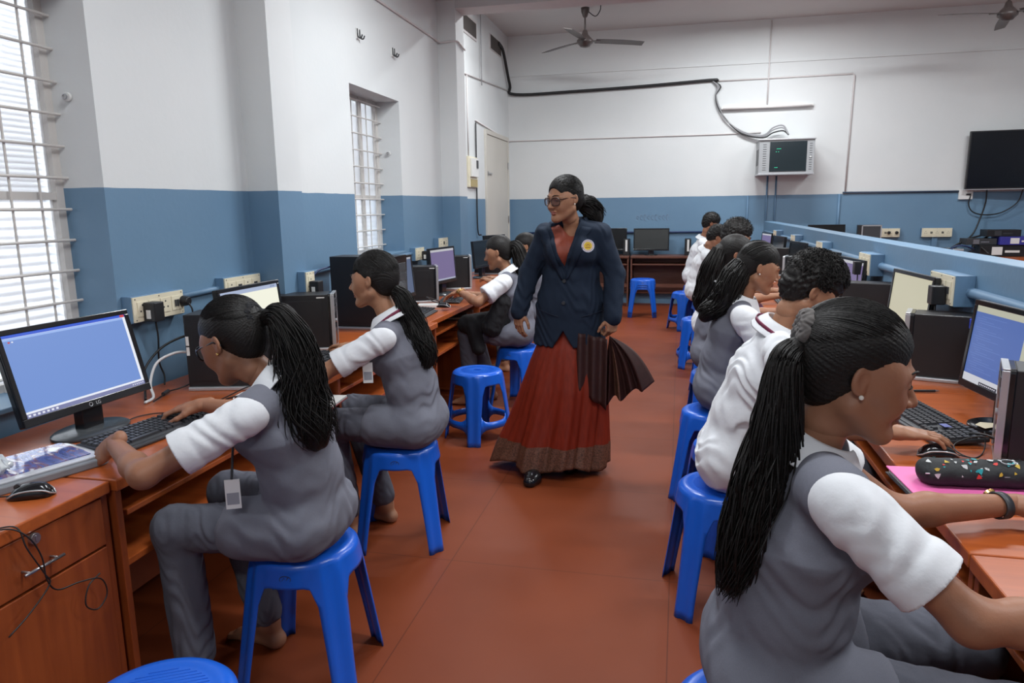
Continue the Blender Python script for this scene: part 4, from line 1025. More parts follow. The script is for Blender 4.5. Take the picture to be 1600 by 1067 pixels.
# ---------------------------------------------------------------- canonical right hand: wrist at origin, fingers +X, palm down, thumb +Y
POSES = {'type': ((.25, .75, .55), (.55, .45), -.10), 'mouse': ((.10, .38, .30), (.35, .25), -.03), 'hang': ((.35, .45, .35), (.35, .35), -.15), 'grip': ((.95, 1.25, .8), (.8, .7), -.30), 'flat': ((.05, .15, .10), (.2, .2), 0)}
HANDS = {}
def hand_mesh(pose, h=.0024, sc=1.0):
    key = (pose, h)
    if key in HANDS: return HANDS[key]
    (c1, c2, c3), (t1, t2), tz = POSES[pose]
    p = [cap((-.035, 0, .001), (.006, 0, 0), .0215, .0215, w=(0, 1, 0), f=1.25, k=.01), cap((0, .0, 0), (.045, .003, .0), .0165, .0145, w=(0, 1, 0), f=1.75, k=.02), cap((.04, .0, .001), (.078, .0, .001), .0135, .0115, w=(0, 1, 0), f=2.7, k=.02)]
    for i, (y, x0, L, r) in enumerate(((.029, .080, .84, .0082), (.0095, .084, .95, .0085), (-.0100, .081, .88, .0080), (-.0285, .073, .70, .0070))):
        a = np.array([x0, y, .001]); ang = 0; vary = 1+.12*(i-1.2); spread = (.10, .02, -.05, -.14)[i]
        p.append(cap((x0-.03, y*.85, .003), a, r*.95, r, k=.008))
        for L_, c in ((.044, c1), (.027, c2), (.021, c3)):
            ang += c*vary; b = a+L*L_*np.array([cos(ang)*cos(spread), cos(ang)*sin(spread), -sin(ang)])
            p.append(cap(a, b, r, r*.93, k=.0035)); a = b; r *= .93
    a = np.array([.018, .020, -.004]); d0 = nrm((.62, .62, tz-.15)); b = a+.040*d0; p.append(cap(a, b, .0135, .0110, k=.012)); p.append(ell((.028, .018, -.010), (.024, .014, .012), k=.012))
    d1 = nrm((.82, .40, -t1*.5)); e = b+.031*d1; p.append(cap(b, e, .0102, .0092, k=.004)); d2 = nrm((.95, .08, -t2*.7)); g = e+.024*d2; p.append(cap(e, g, .0092, .0078, k=.004))
    V, F = Vol(p, h, pad=.02).mesh(); HANDS[key] = (V, F); return V, F
def place(V, o, X, Y, Z, s=1.0): return A(o)+s*(V[:, :1]*X+V[:, 1:2]*Y+V[:, 2:3]*Z)
def hand_at(pose, wrist, d, back, left, h=.0024, s=.95):
    V, F = hand_mesh(pose, h); X = nrm(d); Z = nrm(np.asarray(back, float)-X*np.dot(back, X)); Y = np.cross(Z, X)
    if left: V = V*np.array([1, -1, 1]); F = F[:, ::-1]
    return place(V, wrist, X, Y, Z, s), F
def ik(a, c, l1, l2, hint):
    a, c = A(a), A(c); d = c-a; L = min(np.linalg.norm(d), (l1+l2)*.999); u = nrm(d); x = (L*L+l1*l1-l2*l2)/(2*L); y = math.sqrt(max(0, l1*l1-x*x))
    h_ = np.asarray(hint, float); h_ = nrm(h_-u*(h_@u)); return a+u*x+h_*y
def folds(seed, amp, fz=26, fh=7, mask=None):
    fz, fh = fz*3.6, fh*2.8
    def f(X, Y, Z):
        w_ = 1.9*np.sin(fh*X+seed+.35*fh*Z)+1.7*np.sin(fh*1.3*Y+2*seed-.3*fh*Z)+.8*np.sin(fh*2.1*(X+Y)+seed)
        n = np.sin(fz*Z+2.2*w_+seed*3)*(.5+.5*np.sin(fh*.6*(X-Y)+.2*fz*Z+seed))+np.sin(fz*1.5*Z+2.1*w_+fh*1.5*(X-Y))*.35*(.5+.5*np.sin(fh*.5*(X+Y)+1+seed))+np.sin(fh*3.2*X+fz*.6*Z+seed)*np.sin(fh*2.7*Y-fz*.4*Z)*.5
        a = amp if mask is None else amp*mask(X, Y, Z)
        return a*n
    return f

def person(label, group, at_, F, P, C, H, FH, wr, el=(None, None), hd=None, hback=None, pose=('type', 'type'), kn=None, an=None, toe=None,
           skin_='brown', top='vest', hair=None, sw=.16, hs=1.0, q=1.0, style='girl', knot=(0, -.092, .03), tie=None, glasses=False, studs=False, lanyard=False, bare=True, headup=None,
           cuff=.68, arm=1.0, sl=.056, sleeve_long=False, hipw=1.0, slope=.035, shoulders=None, extra=None, roll=0, girth=1.09):
    """F body facing, P pelvis, C neck base, H head centre, FH face direction; wr/el/kn/an are (left, right) world points"""
    t = thing('person', label, 'person', at_, 0, group); O = A(at_)
    F = nrm(F); Zu = A(0, 0, 1.); S = np.cross(F, Zu); P, C, H = A(P), A(C), A(H)
    FH = nrm(FH); up = A(0, 0, 1.)+S*roll if headup is None else A(headup); UH = nrm(up-FH*(up@FH)); RH = np.cross(FH, UH)
    hp = lambda v, s=hs: H+s*(v[0]*RH+v[1]*FH+v[2]*UH)
    spine = nrm(C-P); fw = nrm(F-spine*(F@spine)); Wp = P+(C-P)*.34+fw*(-.012+.09*(girth-1)); Rb = P+(C-P)*.70+fw*(-.004+.06*(girth-1))
    SH = [C-S*sw-Zu*slope, C+S*sw-Zu*slope] if shoulders is None else [A(shoulders[0]), A(shoulders[1])]
    nb = hp((0, -.020, -.075)); hv = .0026*q if q <= 1.3 else .004
    ua, fa = .265*arm, .235*arm
    W_ = [A(w_) for w_ in wr]
    E = []
    for i in (0, 1):
        if el[i] is not None: E.append(A(el[i]))
        else: E.append(ik(SH[i], W_[i], ua, fa, -Zu*1.0+S*(-.7, .7)[i]-F*.15))
    hw = .088*hipw
    HP = [P-S*hw-Zu*.01, P+S*hw-Zu*.01]
    g = 1.0
    torso = [cap(P-S*.06, P+S*.06, .090*hipw, k=.02), ell(P-Zu*.015, (.087*hipw,)*3, k=.03), cap(P, Wp, .090*hipw, .083*girth, w=S, f=1.32, k=.03), cap(Wp, Rb, .083*girth, .090*(1+(girth-1)*.6), w=S, f=1.38, k=.03),
             cap(Rb, C-spine*.045, .090*(1+(girth-1)*.6), .058, w=S, f=1.5, k=.03)]
    for s_ in SH: torso.append(cap(C-Zu*.025, s_+(C-s_)*.12, .048, .045, k=.03))
    if style != 'boy': torso += [ell(Rb+F*.075+S*s_*.065-Zu*.01, (.050,)*3, k=.04) for s_ in (-1, 1)]
    neck = [cap(C-Zu*.01, nb, .048, .043, k=.02)]
    # ---- body skin: one mesh
    hm = head_mesh(.0022 if q <= 1 else (.003 if q <= 1.3 else .0045)); HV = H+hs*(hm[0][:, :1]*RH+hm[0][:, 1:2]*FH+hm[0][:, 2:3]*UH)
    parts = [(HV, hm[1])]; mi = [hm[2]]
    def addp(vf): parts.append(vf); mi.append(np.zeros(len(vf[1]), np.int32))
    addp(Vol([cap(Rb, C-spine*.05, .080, .055, w=S, f=1.4, k=.04)]+[cap(C-Zu*.035, s_+(C-s_)*.10, .042, .032, k=.02) for s_ in SH]+neck, .006*q).mesh())
    for i in (0, 1):
        dW = nrm(W_[i]-E[i]); mid = E[i]+(W_[i]-E[i])*.28
        side_w = nrm(np.cross(dW, Zu)) if abs(dW[2]) < .95 else S
        av, af = Vol([cap(SH[i], E[i], .036, .034, k=.02), cap(E[i], mid, .0325, .0345, k=.025), cap(mid, W_[i], .0345, .0225, k=.02)], .0040*q).mesh(); addp((relax(av, af, 4, .5), af))
        d = dW if hd is None or hd[i] is None else nrm(hd[i]); bk = Zu if hback is None or hback[i] is None else hback[i]
        addp(hand_at(pose[i], W_[i]+d*.004, d, bk, i == 0, h=.0024 if q <= 1 else .004, s=.93*arm))
    if kn is not None:
        for i in (0, 1):
            K_, N_ = A(kn[i]), A(an[i]); td = nrm(toe[i]) if toe is not None else F
            prim = [cap(HP[i], K_, .07, .052, k=.03), cap(K_, K_+(N_-K_)*.35, .050, .050, k=.03), cap(K_+(N_-K_)*.35, N_, .050, .032, k=.03)]
            if bare:
                fl = A(N_[0], N_[1], .022); prim += [cap(N_, fl-td*.025+Zu*.006, .030, .026, k=.02), cap(fl-td*.03, fl+td*.12+Zu*.0, .025, .018, w=np.cross(td, Zu), f=1.25, k=.025), cap(N_, fl+td*.09, .028, .018, w=np.cross(td, Zu), f=1.2, k=.03)]
                prim += [cap(fl+td*.11+np.cross(td, Zu)*y, fl+td*(.155-abs(j-1)*.008)+np.cross(td, Zu)*y*1.1-Zu*.006, .0105 if j == 0 else .008, k=.008) for j, y in enumerate((-.022, -.008, .004, .015, .025))]
            addp(Vol(prim, .005*q).mesh())
    npobj('body', join(parts), [SK[skin_], LIP[skin_]], t, O, mi=np.concatenate(mi))
    # ---- eyes
    for s_ in (-1, 1):
        mb = MB(); nseg = 10
        c = hp((s_*.031, .0700, -.001))
        eo = obj('eye', MB(), M_eye, t); bpy.data.objects.remove(eo)
        V, Fc = Vol([ell((0, 0, 0), (.0125*hs,)*3)], .0025 if q <= 1 else .004, pad=.005).mesh(); V = relax(V, Fc, 1)
        V = V/np.linalg.norm(V, axis=1, keepdims=True)*.0125*hs; gz = nrm(FH-UH*.25); mi_ = (V[Fc].mean(1)@gz > .0125*hs*.86).astype(np.int32)
        npobj('eye', (V+c, Fc), [M_eye, M_iris], t, O, mi=mi_)
        br = MB().tube([tuple(hp((s_*x, y, z))-O) for x, y, z in ((.012, .0945, .0225), (.025, .0915, .0275), (.038, .0825, .0275), (.047, .073, .0225))], [.0016, .0024, .0020, .0008], 6); obj('eyebrow', br, M_hair, t, smooth=True)
    if q <= 1:
        for s_ in (-1, 1): obj('eyelashes', MB().tube([tuple(hp((s_*x, y, z))-O) for x, y, z in ((.019, .0835, -.0005), (.026, .0868, .0022), (.033, .0868, .0024), (.040, .0845, .0012), (.0465, .0790, -.0015))], [.0006, .0011, .0013, .0013, .0008], 5), M_hair, t, smooth=True)
    # ---- clothes
    cl = []
    seatcut = [cut((0, 0, .4535), (0, 0, -1))] if kn is not None else []
    def nmask(X, Y, Z): return np.clip(1.25-(Z-P[2])/.42, .25, 1.0)
    if top in ('vest', 'shirt'):
        neckhole = [cap(C+Zu*.022, nb+spine*.05, .066, .06, k=.015, mode='sub')]
        main = M_shirt
        if top == 'vest':
            ve = torso+[cap(HP[i], HP[i]+(A(kn[i])-HP[i])*.42 if kn is not None else HP[i]-Zu*.1, .084*hipw, .080, k=.025) for i in (0, 1)]
            ve += [cap(C+Zu*.018-fw*.01, nb+spine*.05, .062, .062, k=.012, mode='sub'), cap(C+fw*.08+Zu*.0, C+fw*.11-spine*.12, .036, .012, k=.01, mode='sub')]
            ve += [cut((HP[0]+HP[1])/2+F*.195, F+Zu*.15)] if kn is not None else []
            ve += [cap(SH[i]+S*(-1, 1)[i]*.040, SH[i]+S*(-1, 1)[i]*.16, .056, .10, k=.012, mode='sub') for i in (0, 1)]
            npobj('waistcoat', Vol(ve+seatcut, .0045*q, .0125, folds(H[1]*3, .0019, mask=nmask)).mesh(), M_vest, t, O)
            sh = torso[4:]+neckhole
            vs_ = [Vol(sh, .005*q, .007).mesh()]
        else:
            sh = torso+neckhole+[cap(HP[i], HP[i]+(A(kn[i])-HP[i])*.18 if kn is not None else HP[i], .090*hipw, .085, k=.04) for i in (0, 1)]
            vs_ = [Vol(sh+seatcut, .0045*q, .016, folds(H[1]*2, .0038, fz=20, fh=9)).mesh()]
        for i in (0, 1):
            d = E[i]-SH[i]; cfr = cuff[i] if isinstance(cuff, tuple) else cuff; cf_ = SH[i]+d*cfr; u = nrm(d); a0 = SH[i]-S*(-1, 1)[i]*.004-u*.004
            ro = sl*1.10
            pr = [cap(a0, SH[i]+u*.03, .0515, max(.052, sl*.98), k=.015), cap(SH[i]+u*.02, cf_+u*.03, sl*.98, ro, k=.015), cap(cf_-u*.026, cf_+u*.03, ro+.002, ro+.0025, k=.001), cut(cf_, u), cap(cf_+u*(ro-.012), cf_+u*(ro+.05), ro-.009, ro-.008, k=.002, mode='sub')]
            def fo(X, Y, Z, u=u, o=SH[i], CL=np.linalg.norm(d)*cfr):
                al = (X-o[0])*u[0]+(Y-o[1])*u[1]+(Z-o[2])*u[2]
                m_ = np.clip((CL-al-.03)/.03, 0, 1)*np.clip(al/.05, 0, 1)
                g1_ = .5+.5*np.sin(23*X-19*Y+31*Z+o[1]*9); return m_*(.0042*g1_*np.sin(62*al+3.4*np.sin(27*X+23*Z)+3.0*np.sin(33*Y+11*Z))*np.clip(1.15-al/.2, .3, 1)+.0022*(1-g1_)*np.sin(85*al+95*(X-Y)*.6+4*np.sin(34*Z+29*X)))
            vs_.append(Vol(pr, .0035*q if q < 1.2 else .0045*q, 0, fo).mesh())
        npobj('shirt', join(vs_), M_shirt, t, O)
        # collar
        N_ = nrm(nb-C); Fn = nrm(F-N_*(F@N_)); Sn = np.cross(Fn, N_); base = C+N_*.022; rows = []; nA = 36
        for i in range(nA+1):
            a = radians(-157+314*i/nA)+pi; fr = (1-cos(a-pi))/2  # fr: 0 back .. 1 front
            dirv = Fn*cos(a)+Sn*sin(a); dirv = -(Fn*cos(a-pi)+Sn*sin(a-pi)); r_ = 1+.10*abs((dirv@Sn))
            rows.append([base+dirv*.060*r_+N_*(-.010), base+dirv*.0575*r_+N_*(.042-.012*fr), base+dirv*.064*r_+N_*(.043-.012*fr), base+dirv*.086*r_+N_*(.016-.008*fr), base+dirv*(.104+.020*fr**3)*r_+N_*(-.012-.055*fr**4)])
        V = np.array(rows).reshape(-1, 3); m5 = 5; Fc = [(i*m5+j, (i+1)*m5+j, (i+1)*m5+j+1, i*m5+j+1) for i in range(nA) for j in range(m5-1)]
        co = npobj('collar', (V, np.array(Fc)), M_shirt, t, O); so = co.modifiers.new('s', 'SOLIDIFY'); so.thickness = .003; ss = co.modifiers.new('ss', 'SUBSURF'); ss.levels = ss.render_levels = 1
        if lanyard:
            pts = []
            for i in range(-9, 10):
                a = i/9*2.2; dirv = -(Fn*cos(a)+Sn*sin(a)); fr = (1-cos(a))/2; pts.append(base+dirv*(.094+.016*fr)+N_*(.014-.055*fr**2))
            for sgn, lst in ((-1, pts[0]), (1, pts[-1])): pass
            Vv = []; 
            for p_ in pts: Vv += [p_+N_*.006, p_-N_*.006]
            Fc = [(2*i, 2*i+1, 2*i+3, 2*i+2) for i in range(len(pts)-1)]
            lo = npobj('lanyard', (np.array(Vv), np.array(Fc)), M_maroon, t, O); lo.modifiers.new('s', 'SOLIDIFY').thickness = .002
    if kn is not None and top != 'none':
        tr = [cap(P-S*.06, P+S*.06, .090*hipw, k=.02)]
        for i in (0, 1):
            K_, N_ = A(kn[i]), A(an[i]); hem = K_+(N_-K_)*.90; u = nrm(N_-K_)
            tr += [cap(HP[i], K_, .078*hipw, .062, k=.02), ell(K_, (.060,)*3, k=.015), cap(K_, hem, .057, .053, k=.02)]
        vt = Vol(tr+seatcut[:0], .005*q, .006, folds(H[1]*5, .0022, fz=20, fh=13)).mesh()
        npobj('trousers', vt, M_trous, t, O)
    # ---- hair
    hh = .0022 if q <= 1 else (.003 if q <= 1.3 else .0045)
    hv_ = hair_cap(hh, knot, style); hparts = [hv_]
    if q <= 1.3: hparts.append(scalp_strands(knot, 900 if q <= 1 else 260, .0007 if q <= 1 else .0010, style) if style != 'boy' else curls(1500 if q <= 1 else 500))
    elif style == 'boy': hparts.append(curls(260))
    V, Fc = join(hparts); V = H+hs*(V[:, :1]*RH+V[:, 1:2]*FH+V[:, 2:3]*UH)
    ho = npobj('hair', (V, Fc), M_hair, t, O)
    if hair is not None: npobj('ponytail', ponytail(**hair), M_hair, t, O)
    if tie:
        kp = hp(knot)+A(tie[0]); V, Fc = Vol([cap(kp-RH*.001, kp+RH*.001, tie[1]*.55, k=.01)]+[ell(kp+(RH*cos(a)+UH*sin(a))*tie[1], (tie[1]*.5,)*3, k=.012) for a in np.arange(0, 6.28, .7)], .002, noise=lambda X, Y, Z: .0022*np.sin(330*X+2*np.sin(200*Z))*np.sin(300*Y)*np.sin(310*Z)).mesh()
        npobj('hair_tie', (V, Fc), tie[2], t, O)
    if studs:
        for s_ in (-1, 1):
            c = hp((s_*.0785, .001, -.0265)); V, Fc = Vol([ell((0, 0, 0), (.0042*hs,)*3)], .0012, pad=.003).mesh(); npobj('ear_stud', (V+c, Fc), studs, t, O)
    if glasses:
        fr = MB(); g = MB()
        for s_ in (-1, 1):
            pts = []
            for k in range(28):
                a = 2*pi*k/28; x_ = .0255*np.sign(cos(a))*abs(cos(a))**.75; z_ = .0200*np.sign(sin(a))*abs(sin(a))**.75
                pts.append(tuple(hp((s_*.0335+x_, .1015-.45*abs(s_*.0335+x_)**1.2, -.004+z_))-O))
            fr.tube(pts, .0028, 6, closed=True); ce = tuple(np.mean([A(p_) for p_ in pts], 0)); g.add([ce]+pts, [(0, 1+k, 1+(k+1) % 28) for k in range(28)])
            fr.tube([tuple(hp((s_*.0585, .086, .006))-O), tuple(hp((s_*.072, .06, .008))-O), tuple(hp((s_*.080, .0, .008))-O), tuple(hp((s_*.079, -.022, -.008))-O)], .0024, 6)
        fr.tube([tuple(hp((x_, y_, .002))-O) for x_, y_ in ((-.009, .100), (0, .1035), (.009, .100))], .002, 6)
        go = obj('spectacles', fr, glasses[0], t, smooth=True); obj('lens', g, glasses[1], go, smooth=True)
    return dict(t=t, O=O, F=F, S=S, P=P, C=C, H=H, SH=SH, E=E, W=W_, torso=torso, hp=hp, nb=nb, spine=spine, fw=fw, Rb=Rb, Wp=Wp, HP=HP, axes=(RH, FH, UH))
# ================================================================ the people
LL = (-1, 0, 0); RR_ = (1, 0, 0)
# girl with glasses, near left
g1 = person('girl in grey waistcoat and glasses with long ponytail typing at near left', 'students at the left desks', (-1.10, 1.84, 0), (-1, .02, 0), (-1.065, 1.87, .560), (-1.112, 1.82, .965), (-1.235, 1.80, 1.100), (-.91, .10, -.36),
    wr=((-1.555, 1.665, .815), (-1.575, 2.085, .815)), shoulders=((-1.108, 1.662, .928), (-1.135, 1.99, .93)), el=((-1.325, 1.50, .80), None), hd=((-.75, .05, -.55), (-.92, -.30, -.15)), pose=('type', 'type'), hback=((-.3, -.75, .6), None),
    kn=((-1.44, 1.74, .535), (-1.42, 1.98, .555)), an=((-1.40, 1.72, .10), (-1.33, 2.00, .085)), toe=((-1, 0, 0), (-1, .1, 0)), skin_='brown', top='vest', q=1.0, knot=(0, -.098, .045),
    hair=dict(guide=[(-1.130, 1.805, 1.165), (-1.085, 1.80, 1.175), (-1.050, 1.80, 1.11), (-1.035, 1.795, 1.02), (-1.025, 1.79, .93), (-1.00, 1.79, .86), (-.985, 1.79, .80)], R=[.022, .036, .052, .064, .066, .060, .040], n=700, wave=.018, seed=2, r=.0010, frizz=.012),
    tie=((0, 0, 0), .026, M_blackcloth), glasses=(M_blackg, M_lens), studs=M_gold, cuff=.68, sl=.053)
# second girl on the left, lanyard
g2 = person('girl in grey waistcoat with maroon lanyard and wavy ponytail, second on left', 'students at the left desks', (-1.15, 2.86, 0), LL, (-1.085, 2.88, .560), (-1.185, 2.86, .985), (-1.262, 2.855, 1.170), (-1, -.02, -.06),
    wr=((-1.60, 2.74, .815), (-1.545, 3.20, .808)), shoulders=((-1.165, 2.70, .945), (-1.19, 3.02, .94)), el=((-1.40, 2.60, .81), None), hd=((-.95, .2, -.1), (-.85, .45, -.05)), pose=('type', 'mouse'),
    kn=((-1.46, 2.78, .545), (-1.46, 3.00, .55)), an=((-1.42, 2.82, .10), (-1.33, 3.02, .085)), toe=((-1, 0, 0), (-1, .1, 0)), skin_='tan', top='vest', q=1.0, knot=(0, -.100, -.035),
    hair=dict(guide=[(-1.175, 2.85, 1.13), (-1.13, 2.845, 1.10), (-1.10, 2.845, 1.02), (-1.065, 2.84, .93), (-1.03, 2.84, .86), (-1.025, 2.84, .79)], R=[.024, .034, .042, .046, .046, .038, .022], n=600, wave=.014, seed=4, r=.0010, frizz=.008),
    lanyard=True, cuff=.74, sl=.052)
g3 = person('girl in grey waistcoat with bracelet sitting third on left', 'students at the left desks', (-1.16, 5.15, 0), LL, (-1.12, 5.16, .57), (-1.20, 5.15, .985), (-1.285, 5.14, 1.145), (-1, -.05, -.22),
    wr=((-1.56, 5.05, .865), (-1.60, 5.38, .81)), el=((-1.37, 4.86, .815), None), hd=((-.95, .2, -.35), None), pose=('mouse', 'type'),
    kn=((-1.52, 5.08, .55), (-1.52, 5.26, .55)), an=((-1.50, 5.08, .10), (-1.40, 5.28, .09)), skin_='tan', top='vest', q=1.6, knot=(0, -.085, .04),
    hair=dict(guide=[(-1.20, 5.14, 1.19), (-1.15, 5.14, 1.19), (-1.125, 5.14, 1.12), (-1.10, 5.14, 1.03), (-1.09, 5.14, .96)], R=[.03, .045, .056, .056, .05, .03], n=160, wave=.006, seed=6, r=.002),
    cuff=.70, sl=.062)
g4 = person('girl mostly hidden behind the teacher on the left side', 'students at the left desks', (-1.22, 6.30, 0), LL, (-1.18, 6.32, .57), (-1.25, 6.30, .975), (-1.33, 6.28, 1.125), (-.92, -.35, -.15),
    wr=((-1.62, 6.20, .82), (-1.65, 6.50, .82)), kn=((-1.56, 6.22, .55), (-1.56, 6.42, .55)), an=((-1.52, 6.24, .10), (-1.52, 6.42, .09)), skin_='tan', top='vest', q=1.7, knot=(0, -.09, .0),
    hair=dict(guide=[(-1.24, 6.30, 1.12), (-1.19, 6.31, 1.08), (-1.16, 6.31, 1.0), (-1.14, 6.31, .88)], R=[.025, .035, .04, .03], n=80, wave=.004, seed=7, r=.002), cuff=.7)
# right row
r1 = person('foreground girl in grey waistcoat with very long black ponytail and pearl stud', 'students at the partition desks', (.19, 1.38, 0), (1, .05, 0), (.19, 1.39, .575), (.244, 1.374, .996), (.312, 1.368, 1.163), (.97, .02, -.20),
    wr=((.745, 1.715, .800), (.72, 1.20, .815)), el=((.46, 1.60, .81), (.452, 1.13, .832)), shoulders=((.262, 1.54, .972), (.270, 1.198, .982)), hd=((.95, -.1, -.05), (.95, .15, -.1)), pose=('flat', 'type'),
    kn=((.60, 1.52, .56), (.60, 1.28, .56)), an=((.57, 1.52, .10), (.52, 1.30, .10)), skin_='brown', top='vest', q=.95, knot=(0, -.088, .055), hs=1.03,
    hair=dict(guide=[(.218, 1.345, 1.215), (.190, 1.325, 1.185), (.180, 1.315, 1.09), (.172, 1.31, 1.00), (.150, 1.305, .90), (.128, 1.30, .81), (.108, 1.295, .74)], R=[.018, .026, .034, .044, .052, .046, .032, .012], n=900, wave=.017, seed=9, r=.00095, M=40, frizz=.013),
    tie=((-.012, -.006, 0), .029, mat('grey_scrunchie', (.12, .11, .105), .9)), studs=M_pearl, cuff=(.42, .70), sl=.055, sw=.172, hipw=1.14, girth=1.28)
r2 = person('boy in white shirt with curly black hair and maroon lanyard holding mouse', 'students at the partition desks', (.20, 2.62, 0), (1, -.05, 0), (.20, 2.64, .575), (.345, 2.61, 1.010), (.440, 2.595, 1.172), (.86, .06, -.52),
    wr=((.64, 2.78, .81), (.622, 2.188, .812)), hd=((.95, -.2, -.1), (.98, .02, -.06)), pose=('type', 'mouse'),
    kn=((.60, 2.76, .56), (.60, 2.54, .56)), an=((.56, 2.74, .10), (.52, 2.54, .09)), skin_='tan', top='shirt', q=1.0, style='boy', lanyard=True, cuff=.78, sl=.058, sw=.175, hs=.96)
r3 = person('long-haired girl in grey waistcoat with ear stud on the right row', 'students at the partition desks', (.22, 3.66, 0), RR_, (.20, 3.68, .57), (.30, 3.66, .985), (.378, 3.65, 1.165), (.96, .06, -.30),
    wr=((.68, 3.82, .81), (.66, 3.52, .81)), kn=((.60, 3.78, .56), (.60, 3.58, .56)), an=((.56, 3.78, .10), (.50, 3.58, .09)), skin_='tan', top='vest', q=1.2, knot=(0, -.075, -.02),
    hair=dict(guide=[(.31, 3.63, 1.18), (.27, 3.62, 1.12), (.235, 3.60, 1.05), (.20, 3.60, .99), (.15, 3.60, .95), (.12, 3.60, .92)], R=[.055, .070, .065, .055, .045, .03], n=420, wave=.014, seed=12, r=.0012), studs=M_pearl, cuff=.80, sl=.064)
r4 = person('girl in grey with dark wavy hair hanging over her back, right row', 'students at the partition desks', (.22, 4.55, 0), RR_, (.20, 4.57, .57), (.27, 4.55, .985), (.34, 4.55, 1.165), (.96, .0, -.2),
    wr=((.68, 4.70, .81), (.66, 4.42, .81)), kn=((.60, 4.66, .56), (.60, 4.48, .56)), an=((.50, 4.66, .10), (.16, 4.48, .09)), skin_='brown', top='vest', q=1.5, knot=(0, -.07, -.02),
    hair=dict(guide=[(.25, 4.53, 1.20), (.21, 4.52, 1.10), (.18, 4.52, 1.00), (.15, 4.52, .90), (.13, 4.52, .83)], R=[.05, .072, .070, .055, .03], n=200, wave=.012, seed=13, r=.0018, frizz=.01), cuff=.78)
r5 = person('boy in white shirt with tall curly hair in middle of right row', 'students at the partition desks', (.28, 5.68, 0), RR_, (.23, 5.70, .58), (.34, 5.68, 1.02), (.42, 5.67, 1.225), (.93, .05, -.3),
    wr=((.74, 5.84, .81), (.72, 5.52, .81)), kn=((.68, 5.80, .56), (.68, 5.60, .56)), an=((.62, 5.80, .10), (.55, 5.60, .09)), skin_='tan', top='shirt', q=1.6, style='boy', cuff=.8, sl=.072, hs=1.04)
r6 = person('boy in white shirt bending low, second from far end of right row', 'students at the partition desks', (.28, 7.95, 0), RR_, (.19, 7.97, .58), (.29, 7.95, .98), (.385, 7.92, 1.13), (.85, .1, -.55),
    wr=((.74, 8.10, .81), (.72, 7.80, .81)), kn=((.66, 8.07, .56), (.66, 7.85, .56)), an=((.60, 8.07, .10), (.55, 7.85, .09)), skin_='brown', top='shirt', q=1.8, style='boy', cuff=.8, sl=.075, hs=1.0)
r7 = person('boy in white shirt at the far end of the right row', 'students at the partition desks', (.20, 9.62, 0), RR_, (.17, 9.64, .58), (.30, 9.62, 1.03), (.39, 9.60, 1.235), (.92, .1, -.35),
    wr=((.72, 9.75, .83), (.70, 9.48, .83)), kn=((.62, 9.75, .56), (.62, 9.52, .56)), an=((.58, 9.75, .10), (.5, 9.52, .09)), skin_='brown', top='shirt', q=1.8, style='boy', cuff=.7, sl=.072, sw=.17, hs=1.04)

# ---- accessories
def id_card(P_, pos, n=(0, -1, 0), L=.085, W_=.040, strap=None):
    O = P_['O']; n = A(n); s_ = nrm(np.cross(n, (0, 0, 1))); c = A(pos)-O
    def bx(hw_, h0, h1, d0, d1):
        V = []
        for d in (d0, d1):
            for a, b in ((-hw_, h0), (hw_, h0), (hw_, h1), (-hw_, h1)): V.append(c+s_*a+A(0, 0, b)+n*d)
        return MB().add(V, [(3, 2, 1, 0), (4, 5, 6, 7), (0, 1, 5, 4), (1, 2, 6, 5), (2, 3, 7, 6), (3, 0, 4, 7)])
    o = obj('identity_card', bx(W_/2, -L, 0, -.002, .002), M_white, P_['t'])
    obj('card_print', bx(W_*.4, -L*.85, -L*.45, .0021, .0026), mat('card_print_grey', (.30, .31, .34), .5), o)
    if strap: obj('strap', MB().tube([tuple(A(p)-O) for p in strap], .0035, 6), M_dark, o)
id_card(g2, (-1.225, 2.67, .85), (.3, -1, .1), strap=[(-1.225, 2.67, .85), (-1.235, 2.69, .92)])
id_card(g1, (-1.185, 1.665, .735), (.5, -1, .15), strap=[(-1.185, 1.665, .735), (-1.19, 1.69, .82)])
def band(P_, i, tpos, name, r, m_, face=None, w_=.009, rr=.0): 
    E_, W_ = P_['E'][i], P_['W'][i]; d = nrm(W_-E_); c = E_+(W_-E_)*tpos-P_['O']; u = nrm(np.cross(d, (0, 0, 1))); v = np.cross(u, d); V = []; Fc = []; n = 28
    for s_ in (-1, 1):
        for k in range(n):
            a = 2*pi*k/n; V.append(c+d*s_*w_+(u*cos(a)*1.14+v*sin(a))*r)
    Fc = [(k, (k+1) % n, n+(k+1) % n, n+k) for k in range(n)]
    o = npobj(name, (np.array(V), np.array(Fc)), m_, P_['t']); o.modifiers.new('s', 'SOLIDIFY').thickness = .003
    if face: f_ = obj('watch_face', MB().cyl(tuple(c+u*r*1.0*face+v*r*.5), tuple(c+u*(r+.007)*face+v*(r+.007)*.5), .013, 20), M_gold, o, bevel=.001)
    return o
band(r1, 0, .86, 'watch_strap', .0265, M_dark, face=-1)
for k in (-1, 0, 1): band(g3, 0, .90+.05*k, 'bangle', .027, M_gold, w_=.003)
# black jacket on the lap of the third girl
V, Fc = Vol([cap((-1.20, 5.10, .66), (-1.50, 5.02, .63), .085, .07, k=.03), cap((-1.45, 4.99, .62), (-1.40, 4.97, .46), .055, .05, k=.03), cap((-1.22, 4.99, .80), (-1.30, 4.98, .62), .06, .075, k=.03)], .007, 0, folds(3, .003, fz=18, fh=14)).mesh()
npobj('lap_jacket', (V, Fc), M_blackcloth, g3['t'], g3['O'])
